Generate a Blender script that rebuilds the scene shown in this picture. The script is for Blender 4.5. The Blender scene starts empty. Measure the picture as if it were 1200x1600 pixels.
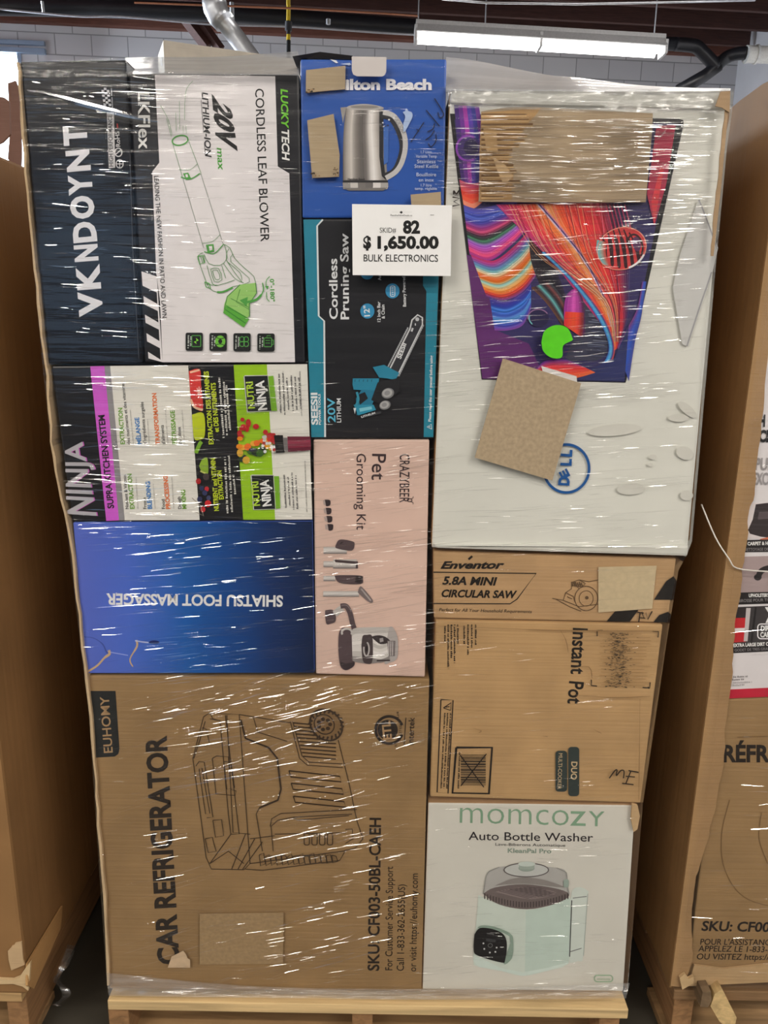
import bpy, bmesh, math, random
from mathutils import Vector, Matrix
random.seed(11)
PI = math.pi
sc = bpy.context.scene
C = sc.collection
# ------------------------------------------------------------------ camera
CAM = Vector((0, -1.22, 1.41)); F = 1200.0
PITCH, ROLL = math.radians(14), math.radians(1)
cd = bpy.data.cameras.new('camera'); cam = bpy.data.objects.new('camera', cd); C.objects.link(cam)
cd.sensor_fit = 'VERTICAL'; cd.sensor_height = 24; cd.sensor_width = 18; cd.lens = 24*F/1600; cd.clip_start = 0.02
RM = Matrix.Rotation(PI/2-PITCH, 4, 'X') @ Matrix.Rotation(ROLL, 4, 'Z')
cam.matrix_world = Matrix.Translation(CAM) @ RM
sc.camera = cam
R3 = RM.to_3x3()
# ------------------------------------------------------------------ light
EXPO = -0.12
vs = sc.view_settings
vs.view_transform = 'Standard'; vs.look = 'None'; vs.gamma = 1; vs.use_curve_mapping = False; vs.exposure = EXPO
w = bpy.data.worlds.new('world'); sc.world = w; w.use_nodes = True
w.node_tree.nodes['Background'].inputs[0].default_value = (.75, .85, 1, 1)
w.node_tree.nodes['Background'].inputs[1].default_value = 0.03
sc.cycles.transparent_max_bounces = 24
sc.cycles.max_bounces = 8
LAMP_W = 105.0
def area(name, loc, rot, sx, sy, power, col):
    l = bpy.data.lights.new(name, 'AREA'); l.shape = 'RECTANGLE'; l.size = sx; l.size_y = sy; l.energy = power; l.color = col
    o = bpy.data.objects.new(name, l); C.objects.link(o); o.location = loc; o.rotation_euler = rot; return o
# the warehouse's rows of ceiling fluorescents in front of the stack
for yy in (-6.4, -4.4, -2.9):
    for xx, k in ((-2.75, 1), (0.1, .14), (2.85, 1)):
        area('ceiling_tubes', (xx, yy, 4.05), (0, 0, 0), 2.4, .16, LAMP_W*k, (1, .93, .83))
area('fixture_tubes', (1.62, 5.9, 3.62), (0, 0, 0), 2.3, .16, 110, (1, .96, .9))       # the lit fixture seen over the stack
for xx in (-2.7, 2.4):
    area('ceiling_tubes', (xx, 3.3, 4.05), (0, 0, 0), 2.4, .16, 120, (1, .96, .9))  # unseen pair added behind the stack to brighten the back wall
# open dock door with daylight, behind the camera on the left, and daylight from the back-left window
area('dock_door_daylight', (-2.9, -6.6, 1.9), (math.radians(90), 0, 0), 1.2, 1.7, 7.5, (.45, .68, 1))
area('window_daylight', (-4.7, 7.0, 3.4), (math.radians(-80), 0, math.radians(35)), .9, 1.3, 330, (.78, .88, 1))

# ------------------------------------------------------------------ pixel rays (photo frame 1200x1600)
def ray(px, py): return R3 @ Vector(((px-600)/F, (800-py)/F, -1))
def W(px, py, Y=0.0):
    d = ray(px, py); return CAM + d*((Y-CAM.y)/d.y)
def WX(px, py, X):
    d = ray(px, py); return CAM + d*((X-CAM.x)/d.x)
# ------------------------------------------------------------------ materials
def s2l(c): return tuple(((v/255+.055)/1.055)**2.4 if v/255 > .04045 else v/255/12.92 for v in c)
_mats = {}
GAIN = 1.12
def base_mat(name, col, rough=.5, spec=.4, noise=.08, scale=60, bump=0, bscale=(40, 40, 40), metal=0, gain=GAIN, coords='Object'):
    m = bpy.data.materials.new(name); m.use_nodes = True; nt = m.node_tree; N = nt.nodes; L = nt.links
    p = N['Principled BSDF']; p.inputs['Roughness'].default_value = rough; p.inputs['Specular IOR Level'].default_value = spec
    p.inputs['Metallic'].default_value = metal
    c = tuple(min(.92, v*gain) for v in s2l(col))
    tc = N.new('ShaderNodeTexCoord'); n = N.new('ShaderNodeTexNoise'); n.inputs['Scale'].default_value = scale; n.inputs['Detail'].default_value = 4
    L.new(tc.outputs[coords], n.inputs['Vector'])
    r = N.new('ShaderNodeValToRGB'); r.color_ramp.elements[0].position = .3; r.color_ramp.elements[1].position = .7
    r.color_ramp.elements[0].color = tuple(v*(1-noise) for v in c)+(1,); r.color_ramp.elements[1].color = tuple(min(.95, v*(1+noise)) for v in c)+(1,)
    L.new(n.outputs['Fac'], r.inputs[0]); L.new(r.outputs[0], p.inputs['Base Color'])
    if bump:
        mp = N.new('ShaderNodeMapping'); mp.inputs['Scale'].default_value = bscale; L.new(tc.outputs[coords], mp.inputs[0])
        n2 = N.new('ShaderNodeTexNoise'); n2.inputs['Scale'].default_value = 1; n2.inputs['Detail'].default_value = 3; L.new(mp.outputs[0], n2.inputs['Vector'])
        b = N.new('ShaderNodeBump'); b.inputs['Strength'].default_value = bump; b.inputs['Distance'].default_value = .01
        L.new(n2.outputs['Fac'], b.inputs['Height']); L.new(b.outputs[0], p.inputs['Normal'])
    return m
def ink(col, rough=.42):
    k = (tuple(col), rough)
    if k not in _mats: _mats[k] = base_mat('ink', col, rough, .4, .03, 40)
    return _mats[k]
def board(col, flutes='x', rough=.7):
    k = ('board', tuple(col), flutes)
    if k not in _mats: _mats[k] = base_mat('cardboard', col, rough, .25, .09, 14, .12, (2, 2, 190) if flutes == 'x' else (190, 2, 2))
    return _mats[k]
def gloss(col, rough=.35):
    k = ('gloss', tuple(col), rough)
    if k not in _mats: _mats[k] = base_mat('printed_carton', col, rough, .45, .04, 8, .10, (5, 5, 14))
    return _mats[k]
KRAFT = (168, 136, 98); KRAFT_D = (160, 122, 78); KRAFT_P = (186, 160, 124)
def wood(col=(214, 184, 134), ax=0, dark=.35):
    k = ('wood', tuple(col), ax, dark)
    if k in _mats: return _mats[k]
    m = bpy.data.materials.new('pallet_wood'); m.use_nodes = True; nt = m.node_tree; N = nt.nodes; L = nt.links; p = N['Principled BSDF']
    p.inputs['Roughness'].default_value = .75
    tc = N.new('ShaderNodeTexCoord'); mp = N.new('ShaderNodeMapping'); s = [38, 38, 60]; s[ax] = 2.5; mp.inputs['Scale'].default_value = s
    n = N.new('ShaderNodeTexNoise'); n.inputs['Scale'].default_value = 1; n.inputs['Detail'].default_value = 6; n.inputs['Distortion'].default_value = 1.2
    L.new(tc.outputs['Object'], mp.inputs[0]); L.new(mp.outputs[0], n.inputs['Vector'])
    r = N.new('ShaderNodeValToRGB'); c = s2l(col); e = r.color_ramp.elements
    e[0].position = .3; e[0].color = tuple(v*(1-dark) for v in c)+(1,); e[1].position = .65; e[1].color = tuple(min(.9, v*1.1) for v in c)+(1,)
    L.new(n.outputs['Fac'], r.inputs[0]); L.new(r.outputs[0], p.inputs['Base Color'])
    b = N.new('ShaderNodeBump'); b.inputs['Strength'].default_value = .3; b.inputs['Distance'].default_value = .004; L.new(n.outputs['Fac'], b.inputs['Height']); L.new(b.outputs[0], p.inputs['Normal'])
    _mats[k] = m; return m
def emit(name, col, s):
    m = bpy.data.materials.new(name); m.use_nodes = True; nt = m.node_tree; nt.nodes.clear()
    e = nt.nodes.new('ShaderNodeEmission'); e.inputs[0].default_value = (*col, 1); e.inputs[1].default_value = s
    o = nt.nodes.new('ShaderNodeOutputMaterial'); nt.links.new(e.outputs[0], o.inputs[0]); return m
def film_mat(name, refl=.10, rough=.12, haze=.04, bump=.5, fine=True, hazecol=(.85, .86, .88), gather=0.0):
    """clear stretch film: passes light through, mirrors a little, slightly milky along its stretch bands"""
    m = bpy.data.materials.new(name); m.use_nodes = True; nt = m.node_tree; N = nt.nodes; L = nt.links; N.clear()
    out = N.new('ShaderNodeOutputMaterial'); tc = N.new('ShaderNodeTexCoord')
    tr = N.new('ShaderNodeBsdfTransparent'); gl = N.new('ShaderNodeBsdfGlossy'); gl.inputs['Roughness'].default_value = rough
    df = N.new('ShaderNodeBsdfDiffuse'); df.inputs[0].default_value = (*hazecol, 1)
    tl = N.new('ShaderNodeBsdfTranslucent'); tl.inputs[0].default_value = (*hazecol, 1)
    mh = N.new('ShaderNodeMixShader'); mh.inputs[0].default_value = .35; L.new(df.outputs[0], mh.inputs[1]); L.new(tl.outputs[0], mh.inputs[2])
    mp = N.new('ShaderNodeMapping'); mp.inputs['Scale'].default_value = (4, 4, 95); mp.inputs['Rotation'].default_value = (0, math.radians(3), 0)
    L.new(tc.outputs['Object'], mp.inputs[0])
    n = N.new('ShaderNodeTexNoise'); n.inputs['Scale'].default_value = 1; n.inputs['Detail'].default_value = 5; n.inputs['Roughness'].default_value = .6; L.new(mp.outputs[0], n.inputs['Vector'])
    hr = N.new('ShaderNodeMapRange'); hr.inputs[1].default_value = .45; hr.inputs[2].default_value = .75; hr.inputs[3].default_value = haze*.5+gather; hr.inputs[4].default_value = haze*2.2+gather
    L.new(n.outputs['Fac'], hr.inputs[0])
    m1 = N.new('ShaderNodeMixShader'); L.new(hr.outputs[0], m1.inputs[0]); L.new(tr.outputs[0], m1.inputs[1]); L.new(mh.outputs[0], m1.inputs[2])
    fr = N.new('ShaderNodeLayerWeight'); fr.inputs['Blend'].default_value = .2
    fa = N.new('ShaderNodeMath'); fa.operation = 'MULTIPLY_ADD'; fa.inputs[1].default_value = .5; fa.inputs[2].default_value = refl; L.new(fr.outputs['Fresnel'], fa.inputs[0])
    cl = N.new('ShaderNodeMath'); cl.operation = 'MINIMUM'; cl.inputs[1].default_value = .6; L.new(fa.outputs[0], cl.inputs[0])
    m2 = N.new('ShaderNodeMixShader'); L.new(cl.outputs[0], m2.inputs[0]); L.new(m1.outputs[0], m2.inputs[1]); L.new(gl.outputs[0], m2.inputs[2])
    if bump:
        mp2 = N.new('ShaderNodeMapping'); mp2.inputs['Scale'].default_value = (3.2, 3.2, 55); mp2.inputs['Rotation'].default_value = (0, math.radians(4), 0); L.new(tc.outputs['Object'], mp2.inputs[0])
        n2 = N.new('ShaderNodeTexNoise'); n2.inputs['Scale'].default_value = 1; n2.inputs['Detail'].default_value = 3; L.new(mp2.outputs[0], n2.inputs['Vector'])
        b = N.new('ShaderNodeBump'); b.inputs['Strength'].default_value = bump; b.inputs['Distance'].default_value = .006; L.new(n2.outputs['Fac'], b.inputs['Height']); L.new(b.outputs[0], gl.inputs['Normal'])
    L.new(m2.outputs[0], out.inputs[0]); return m
# ------------------------------------------------------------------ object helpers
def link(name, me, parent=None):
    o = bpy.data.objects.new(name, me); C.objects.link(o)
    if parent is not None:
        o.parent = parent; me.transform(Matrix.Translation(-parent.location))
    return o
def tag(o, label, cat, group=None, kind=None):
    o['label'] = label; o['category'] = cat
    if group: o['group'] = group
    if kind: o['kind'] = kind
    return o
def thing(name, label, cat, loc, group=None):
    o = bpy.data.objects.new(name, None); C.objects.link(o); o.location = loc; o.empty_display_size = .05
    return tag(o, label, cat, group)
def struct(name, bm, m):
    o = obj(name, bm, m); o['kind'] = 'structure'; return o
def obj(name, bm, m, parent=None, smooth=False, kind=None):
    me = bpy.data.meshes.new(name); bm.normal_update(); bm.to_mesh(me); bm.free()
    for x in (m if isinstance(m, (list, tuple)) else [m]): me.materials.append(x)
    if smooth: me.polygons.foreach_set('use_smooth', [True]*len(me.polygons))
    o = link(name, me, parent)
    if kind: o['kind'] = kind
    return o
def add_hex(bm, pts, bev=0, mi=0):
    """8 points: front quad (4) then back quad (4)"""
    v = [bm.verts.new(p) for p in pts]
    fs = [bm.faces.new([v[i] for i in q]) for q in ((0, 1, 2, 3), (7, 6, 5, 4), (0, 4, 5, 1), (1, 5, 6, 2), (2, 6, 7, 3), (3, 7, 4, 0))]
    for f in fs: f.material_index = mi
    bmesh.ops.recalc_face_normals(bm, faces=fs)
    if bev:
        es = list({e for f in fs for e in f.edges})
        bmesh.ops.bevel(bm, geom=es, offset=bev, segments=2, affect='EDGES', profile=.6)
def box(bm, a, b, bev=0, mi=0):
    (x0, y0, z0), (x1, y1, z1) = a, b
    add_hex(bm, [(x0, y0, z1), (x0, y0, z0), (x1, y0, z0), (x1, y0, z1), (x0, y1, z1), (x0, y1, z0), (x1, y1, z0), (x1, y1, z1)], bev, mi)
def bxo(name, a, b, m, parent=None, bev=.002):
    bm = bmesh.new(); box(bm, a, b, bev); return obj(name, bm, m, parent)
def tube(bm, pts, r, n=12, mi=0, cap=True):
    pts = [Vector(p) for p in pts]; rings = []
    for i, p in enumerate(pts):
        t = (pts[min(i+1, len(pts)-1)]-pts[max(i-1, 0)]).normalized()
        a = t.cross(Vector((0, 0, 1))); a = a.normalized() if a.length > .05 else t.cross(Vector((0, 1, 0))).normalized(); b = t.cross(a)
        rr = r[i] if isinstance(r, (list, tuple)) else r
        rings.append([bm.verts.new(p+a*rr*math.cos(2*PI*k/n)+b*rr*math.sin(2*PI*k/n)) for k in range(n)])
    for i in range(len(rings)-1):
        for k in range(n):
            f = bm.faces.new((rings[i][k], rings[i][(k+1) % n], rings[i+1][(k+1) % n], rings[i+1][k])); f.material_index = mi
    if cap:
        for q in (rings[0], rings[-1]):
            try: bm.faces.new(q).material_index = mi
            except ValueError: pass
def smoothpts(P, n=8):
    P = [tuple(p) for p in P]; out = []
    d = len(P[0])
    for i in range(len(P)-1):
        p0, p1, p2, p3 = P[max(i-1, 0)], P[i], P[i+1], P[min(i+2, len(P)-1)]
        for k in range(n):
            t = k/n
            out.append(tuple(.5*((2*p1[j])+(-p0[j]+p2[j])*t+(2*p0[j]-5*p1[j]+4*p2[j]-p3[j])*t*t+(-p0[j]+3*p1[j]-3*p2[j]+p3[j])*t**3) for j in range(d)))
    out.append(P[-1]); return out
# ------------------------------------------------------------------ lettering
_glyph = {}
def glyphs(s, bold, shear, space):
    k = (s, bold, shear, space)
    if k in _glyph: return _glyph[k]
    c = bpy.data.curves.new('text', 'FONT'); c.body = s; c.size = 1; c.offset = bold; c.resolution_u = 3; c.shear = shear; c.space_character = space
    o = bpy.data.objects.new('text', c); me = o.to_mesh()
    vs_ = [(v.co.x, v.co.y) for v in me.vertices]; fs = [tuple(p.vertices) for p in me.polygons]
    o.to_mesh_clear(); bpy.data.objects.remove(o); bpy.data.curves.remove(c)
    _glyph[k] = (vs_, fs); return _glyph[k]
_h = glyphs('H', 0, 0, 1)[0]; CAPH = max(v[1] for v in _h)-min(v[1] for v in _h)
class Art:
    """printed matter on one carton face: everything is given where it stands on the face and becomes one mesh"""
    def __init__(self, host, name, Y=None, scale=1, off=(0, 0)):
        self.host = host; self.name = name; self.V = []; self.Fc = []; self.I = []; self.M = []; self.s = scale; self.o = off
        self.Y = host.Y if Y is None else Y; self.st = 3e-5
    def pt(self, p): return W(self.o[0]+p[0]/self.s, self.o[1]+p[1]/self.s, self.Y-self.host.k)
    def mi(self, m):
        if not isinstance(m, bpy.types.Material): m = ink(m)
        if m not in self.M: self.M.append(m)
        return self.M.index(m)
    def up(self): self.host.k += self.st
    def raw(self, pts, faces, m):
        b = len(self.V); self.V += [self.pt(p) for p in pts]; i = self.mi(m)
        for f in faces: self.Fc.append(tuple(b+x for x in f)); self.I.append(i)
    def poly(self, pts, m, up=True):
        if up: self.up()
        self.raw(pts, [tuple(range(len(pts)))], m)
    def ell(self, c, rx, ry, m, rot=0, n=28, a0=0, a1=360):
        ca, sa = math.cos(math.radians(rot)), math.sin(math.radians(rot))
        P = []
        full = a1-a0 >= 360
        for k in range(n if full else n+1):
            a = math.radians(a0+(a1-a0)*k/n); x, y = rx*math.cos(a), ry*math.sin(a)
            P.append((c[0]+x*ca-y*sa, c[1]+x*sa+y*ca))
        self.poly(P, m)
    def ring(self, c, rx, ry, wd, m, rot=0, a0=0, a1=360, n=36):
        ca, sa = math.cos(math.radians(rot)), math.sin(math.radians(rot))
        P = []
        for k in range(n+1):
            a = math.radians(a0+(a1-a0)*k/n); x, y = rx*math.cos(a), ry*math.sin(a)
            P.append((c[0]+x*ca-y*sa, c[1]+x*sa+y*ca))
        self.line(P, wd, m)
    def line(self, pts, wd, m, up=True, sm=0):
        if up: self.up()
        if sm: pts = smoothpts(pts, sm)
        L_, R_ = [], []
        for i, p in enumerate(pts):
            a = pts[max(i-1, 0)]; b = pts[min(i+1, len(pts)-1)]; dx, dy = b[0]-a[0], b[1]-a[1]; l = math.hypot(dx, dy) or 1
            ww = wd[i*(len(wd)-1)//max(1, len(pts)-1)] if isinstance(wd, (list, tuple)) else wd
            nx, ny = -dy/l*ww/2, dx/l*ww/2
            L_.append((p[0]+nx, p[1]+ny)); R_.append((p[0]-nx, p[1]-ny))
        n = len(pts); self.raw(L_+R_, [(i, i+1, n+i+1, n+i) for i in range(n-1)], m)
    def loop(self, pts, wd, m, sm=0): self.line(list(pts)+[pts[0]], wd, m, sm=sm)
    def rrect(self, x0, y0, x1, y1, r, m, out=0):
        P = []
        for cx, cy, a in ((x1-r, y0+r, -90), (x1-r, y1-r, 0), (x0+r, y1-r, 90), (x0+r, y0+r, 180)):
            for k in range(5):
                t = math.radians(a+k*22.5); P.append((cx+r*math.cos(t), cy+r*math.sin(t)))
        if out: self.loop(P, out, m)
        else: self.poly(P, m)
    def strips(self, A, B, cols, sub=10, jit=0):
        """bands between two curves A and B, one per colour"""
        self.up(); A = smoothpts(A, sub); B = smoothpts(B, sub); n = len(cols); m_ = min(len(A), len(B))
        ts = [0]+[min(1, max(0, (i+(random.uniform(-jit, jit)))/n)) for i in range(1, n)]+[1]
        for i, c in enumerate(cols):
            P = [tuple(A[k][j]*(1-ts[i])+B[k][j]*ts[i] for j in (0, 1)) for k in range(m_)]
            Q = [tuple(A[k][j]*(1-ts[i+1])+B[k][j]*ts[i+1] for j in (0, 1)) for k in range(m_)]
            self.raw(P+Q, [(k, k+1, m_+k+1, m_+k) for k in range(m_-1)], c)
    def text(self, s, p0, p1, h, m, bold=0, shear=0, space=1, fit=False, p2=None, p3=None):
        """baseline p0 -> p1, capital height h (fit: whole ink box h high); p2 / p3: top right / top left for uneven prints"""
        vs_, fs = glyphs(s, bold, shear, space)
        if not vs_: return
        x0, x1 = min(v[0] for v in vs_), max(v[0] for v in vs_)
        y0, y1 = (min(v[1] for v in vs_), max(v[1] for v in vs_)) if fit else (0, CAPH)
        dx, dy = p1[0]-p0[0], p1[1]-p0[1]; l = math.hypot(dx, dy); ux, uy = dy/l, -dx/l
        if p2 is None: p3 = (p0[0]+ux*h, p0[1]+uy*h); p2 = (p1[0]+ux*h, p1[1]+uy*h)
        P = []
        for x, y in vs_:
            u = (x-x0)/(x1-x0); v = (y-y0)/(y1-y0)
            P.append(tuple((p0[j]*(1-u)+p1[j]*u)*(1-v)+(p3[j]*(1-u)+p2[j]*u)*v for j in (0, 1)))
        self.up(); self.raw(P, fs, m)
    def dashes(self, p0, p1, h, m, seed=0):
        """a line of print too small to read: a row of word-sized ticks"""
        rr = random.Random(seed+int(p0[0]*7+p0[1]*13)); dx, dy = p1[0]-p0[0], p1[1]-p0[1]; l = math.hypot(dx, dy); ux, uy = dx/l, dy/l
        self.up(); t = 0
        while t < l:
            wl = rr.uniform(.35, .8)*h
            a = (p0[0]+ux*t, p0[1]+uy*t); b = (p0[0]+ux*min(l, t+wl), p0[1]+uy*min(l, t+wl)); hh = h*rr.uniform(.6, 1)
            self.raw([a, b, (b[0]+uy*hh, b[1]-ux*hh), (a[0]+uy*hh, a[1]-ux*hh)], [(0, 1, 2, 3)], m)
            t += wl+h*(.25 if rr.random() < .8 else .8)
    def build(self, label=None, under=None):
        me = bpy.data.meshes.new(self.name); me.from_pydata([tuple(v) for v in self.V], [], self.Fc)
        for m in self.M: me.materials.append(m)
        me.polygons.foreach_set('material_index', self.I); me.update()
        # face the print outwards
        bm = bmesh.new(); bm.from_mesh(me)
        for f in bm.faces:
            f.normal_update()
            if f.normal.y > 0: f.normal_flip()
        bm.to_mesh(me); bm.free()
        o = link(self.name, me, self.host.root)
        if under is not None: o.parent = under
        if label: o['label'] = label
        self.host.k += 1e-4
        return o
class Carton:
    def __init__(self, label, q, depth, m, Y=0.0, bev=.003, name='carton', cat='box', group=None, side=None, part='shell'):
        P = [W(*p, Y) for p in q]                      # TL TR BR BL
        c = (P[2]+P[3])/2
        self.root = thing(name, label, cat, (c.x, c.y+depth/2, min(P[2].z, P[3].z)), group)
        self.Y = Y; self.k = 6e-4; self.P = P; self.q = q; self.depth = depth
        bm = bmesh.new(); pts = [P[0], P[3], P[2], P[1]]
        add_hex(bm, pts+[p+Vector((0, depth, 0)) for p in pts], bev)
        if side:
            for f in bm.faces:
                if f.normal.y > -.5: f.material_index = 1
        obj(part, bm, [m, side] if side else m, self.root)
    def patch(self, name, pts, m, t=.003, lift=.0005, label=None):
        """a piece of board or tape stuck on the face, with its own thickness"""
        self.k += lift; bm = bmesh.new(); y = self.Y-self.k
        f = [bm.verts.new(W(*p, y-t)) for p in pts]; b = [bm.verts.new(Vector((v.co.x, y, v.co.z))) for v in f]; n = len(f)
        bm.faces.new(f); bm.faces.new(b[::-1])
        for i in range(n): bm.faces.new((f[i], b[i], b[(i+1) % n], f[(i+1) % n]))
        bmesh.ops.recalc_face_normals(bm, faces=bm.faces)
        o = obj(name, bm, m, self.root); self.k += t+2e-4
        if label: o['label'] = label
        return o
def ragged(p0, p1, n, amp, rr=random):
    out = []
    for i in range(n+1):
        t = i/n; dx, dy = p1[0]-p0[0], p1[1]-p0[1]; l = math.hypot(dx, dy); a = rr.uniform(-amp, amp) if 0 < i < n else 0
        out.append((p0[0]+dx*t-dy/l*a, p0[1]+dy*t+dx/l*a))
    return out
WHITE = (232, 232, 230); BLACK = (18, 18, 20)
# ================================================================== the room
def blockwall():
    m = bpy.data.materials.new('painted_block'); m.use_nodes = True; nt = m.node_tree; N = nt.nodes; L = nt.links; p = N['Principled BSDF']; p.inputs['Roughness'].default_value = .6
    tc = N.new('ShaderNodeTexCoord'); sx = N.new('ShaderNodeSeparateXYZ'); L.new(tc.outputs['Object'], sx.inputs[0]); cb = N.new('ShaderNodeCombineXYZ')
    ad = N.new('ShaderNodeMath'); ad.operation = 'ADD'; L.new(sx.outputs[0], ad.inputs[0]); L.new(sx.outputs[1], ad.inputs[1])
    L.new(ad.outputs[0], cb.inputs[0]); L.new(sx.outputs[2], cb.inputs[1])
    b = N.new('ShaderNodeTexBrick'); b.inputs['Scale'].default_value = 1; b.inputs['Brick Width'].default_value = .41; b.inputs['Row Height'].default_value = .205; b.inputs['Mortar Size'].default_value = .006
    b.inputs['Color1'].default_value = (.80, .80, .82, 1); b.inputs['Color2'].default_value = (.72, .72, .75, 1); b.inputs['Mortar'].default_value = (.4, .4, .42, 1)
    L.new(cb.outputs[0], b.inputs['Vector']); L.new(b.outputs['Color'], p.inputs['Base Color'])
    bp = N.new('ShaderNodeBump'); bp.inputs['Strength'].default_value = .5; bp.inputs['Distance'].default_value = .01; bp.invert = True; L.new(b.outputs['Fac'], bp.inputs['Height']); L.new(bp.outputs[0], p.inputs['Normal'])
    return m
BW = blockwall()
XL, XR, YB, YF, ZC = -5.4, 3.95, 8.2, -7.5, 4.57
CONC = base_mat('concrete', (74, 70, 62), .45, .4, .3, 2.2, .1, (9, 9, 9), gain=.8)
bm = bmesh.new(); box(bm, (XL, YF, -.1), (XR, YB, 0)); struct('floor', bm, CONC)
# the back wall stands a few degrees askew to the pallets; everything along it is built square to it
TB = math.tan(math.radians(5)); BROT = Matrix.Translation((0, YB, 0)) @ Matrix.Rotation(math.radians(5), 4, 'Z')
def onback(px, py):        # point on the askew back wall seen at a photo pixel
    d = ray(px, py); k = (YB-CAM.y)/(d.y-TB*d.x); return CAM+d*k
def bobj(name, bm, m, parent=None):
    bmesh.ops.transform(bm, matrix=BROT, verts=bm.verts); return struct(name, bm, m) if parent is None else obj(name, bm, m, parent)
ca5 = math.cos(math.radians(5))
pw = onback(27, 84); wx1 = pw.x/ca5; wz1 = pw.z; wx0, wz0 = wx1-.95, wz1-1.5
bm = bmesh.new(); x0, x1 = -5.75, 4.3
box(bm, (x0, 0, 0), (x1, .2, wz0)); box(bm, (x0, 0, wz1), (x1, .2, ZC+.3)); box(bm, (x0, 0, wz0), (wx0, .2, wz1)); box(bm, (wx1, 0, wz0), (x1, .2, wz1))
bobj('wall_back', bm, BW)
WPAINT = base_mat('white_paint', (222, 222, 226), .6, .3, .04, 3)
bm = bmesh.new(); box(bm, (XR, YF, 0), (XR+.2, YB+.35, ZC)); struct('wall_right', bm, WPAINT)
bm = bmesh.new(); box(bm, (XL-.2, YF, 0), (XL, YB, ZC)); struct('wall_left', bm, BW)
CEIL = wood((70, 48, 44), 0, .3)
bm = bmesh.new(); box(bm, (XL-.2, YF, ZC), (XR+.2, YB+.6, ZC+.1)); struct('ceiling', bm, CEIL)
JOIST = wood((86, 56, 50), 0, .3)
n = 1
for y in (-.42, -.88, -1.34, -1.8, -2.3, -2.9, -3.5, -4.1):
    bm = bmesh.new(); box(bm, (-5.2, y, ZC-.2), (3.9+.09*y, y+.05, ZC-.002), .004); bobj('trim_%d' % n, bm, JOIST); n += 1
LEDG = wood((122, 76, 62), 0, .3)
bm = bmesh.new(); box(bm, (-5.2, -.09, onback(100, 41).z), (3.92, -.002, onback(100, 41).z+.14), .004); bobj('trim_%d' % n, bm, LEDG); n += 1
M_WIN = base_mat('window_metal', (150, 170, 195), .4, .5, .03)
win = bmesh.new()
for a, b in (((wx0, -.05, wz0-.05), (wx1, .1, wz0)), ((wx0, -.05, wz1), (wx1+.3, .02, wz1+.05)), ((wx0, -.05, wz1+.08), (wx1+.3, -.002, wz1+.12)), ((wx0-.05, -.02, wz0), (wx0, .1, wz1)), ((wx1, -.02, wz0), (wx1+.04, .1, wz1)), ((wx1-.5, .03, wz0), (wx1-.46, .07, wz1))):
    box(win, a, b, .004)
win_o = bobj('window_1', win, M_WIN)
bm = bmesh.new(); box(bm, (wx0, .1, wz0), (wx1, .12, wz1)); pane = bobj('pane', bm, emit('daylit_pane', (.8, .91, 1), 9), win_o); pane['kind'] = 'structure'
# ---- overhead services
BLK = base_mat('black_plastic', (30, 31, 36), .35, .5, .05, 20)
GALV = base_mat('galvanised', (190, 192, 196), .35, .5, .12, 30, metal=.85)
DARK = base_mat('dark_steel', (44, 44, 48), .5, .5, .05, 20)
pip = thing('drain_pipe', 'long black pipe running under the ceiling along the block wall', 'pipe', W(400, 22, 6.6))
bm = bmesh.new(); tube(bm, [W(x, y, 6.6) for x, y in ((-60, 8), (150, 12), (320, 19), (480, 30), (640, 42), (800, 54), (930, 64), (1060, 69))], [.078, .078, .076, .07, .066, .06, .058, .056], 16)
obj('main_run', bm, BLK, pip, True)
bm = bmesh.new(); tube(bm, [W(x, y, yy) for x, y, yy in smoothpts([(1055, 69, 6.6), (1085, 72, 6.6), (1098, 82, 6.6), (1121, 106, 6.6)], 5)], .058, 14); tube(bm, [W(1123, 102, 6.6), W(1100, 119, 6.6), W(1060, 142, 6.6)], .055, 14)
tube(bm, [W(x, y, yy) for x, y, yy in smoothpts([(1116, 106, 6.6), (1135, 90, 6.6), (1152, 84, 6.55), (1168, 83, 6.5)], 5)], .055, 14)
obj('wye_fitting', bm, BLK, pip, True)
bm = bmesh.new(); tube(bm, [W(1165, 85, 6.5), W(1172, 85, 6.5), W(1205, 86, 6.5), W(1240, 87, 6.5)], [.075, .07, .07, .07], 16); tube(bm, [W(1180, 85, 6.5), W(1183, 85, 6.5)], .08, 16)
o = obj('end_coupling', bm, base_mat('white_pvc', (225, 225, 220), .4), pip, True); o['label'] = 'white plastic end coupling'
bm = bmesh.new(); bm.free()
for p0, p1, r_ in (((66, 2), (68, 20), .012), ((362, 4), (363, 32), .02), ((513, 30), (513, 38), .02)):
    bm = bmesh.new(); tube(bm, [W(*p0, 6.45), W(*p1, 6.45)], r_, 8); obj('hanger_strap', bm, GALV, pip, True)
duct = thing('exhaust_duct', 'galvanised round metal duct elbowing down behind the stack', 'duct', W(390, 90, 4.2))
bm = bmesh.new(); tube(bm, [W(x, y, 4.2) for x, y in ((326, -40), (332, -5), (336, 8))], .068, 18); obj('upper_length', bm, GALV, duct, True)
bm = bmesh.new(); tube(bm, [W(x, y, 4.2) for x, y in ((334, 0), (337, 14), (343, 26), (350, 35))], [.074, .076, .074, .066], 18); tube(bm, [W(348, 31, 4.2), W(352, 37, 4.2)], .07, 18); obj('elbow', bm, GALV, duct, True)
bm = bmesh.new(); tube(bm, [W(x, y, 4.2) for x, y in ((350, 34), (372, 62), (398, 98), (420, 130))], .056, 18); obj('lower_length', bm, GALV, duct, True)
rod = thing('marked_conduit', 'thin vertical conduit with yellow and black bands behind the stack', 'conduit', W(450, 90, 6.2))
YEL = base_mat('yellow_paint', (205, 175, 40), .4)
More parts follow.
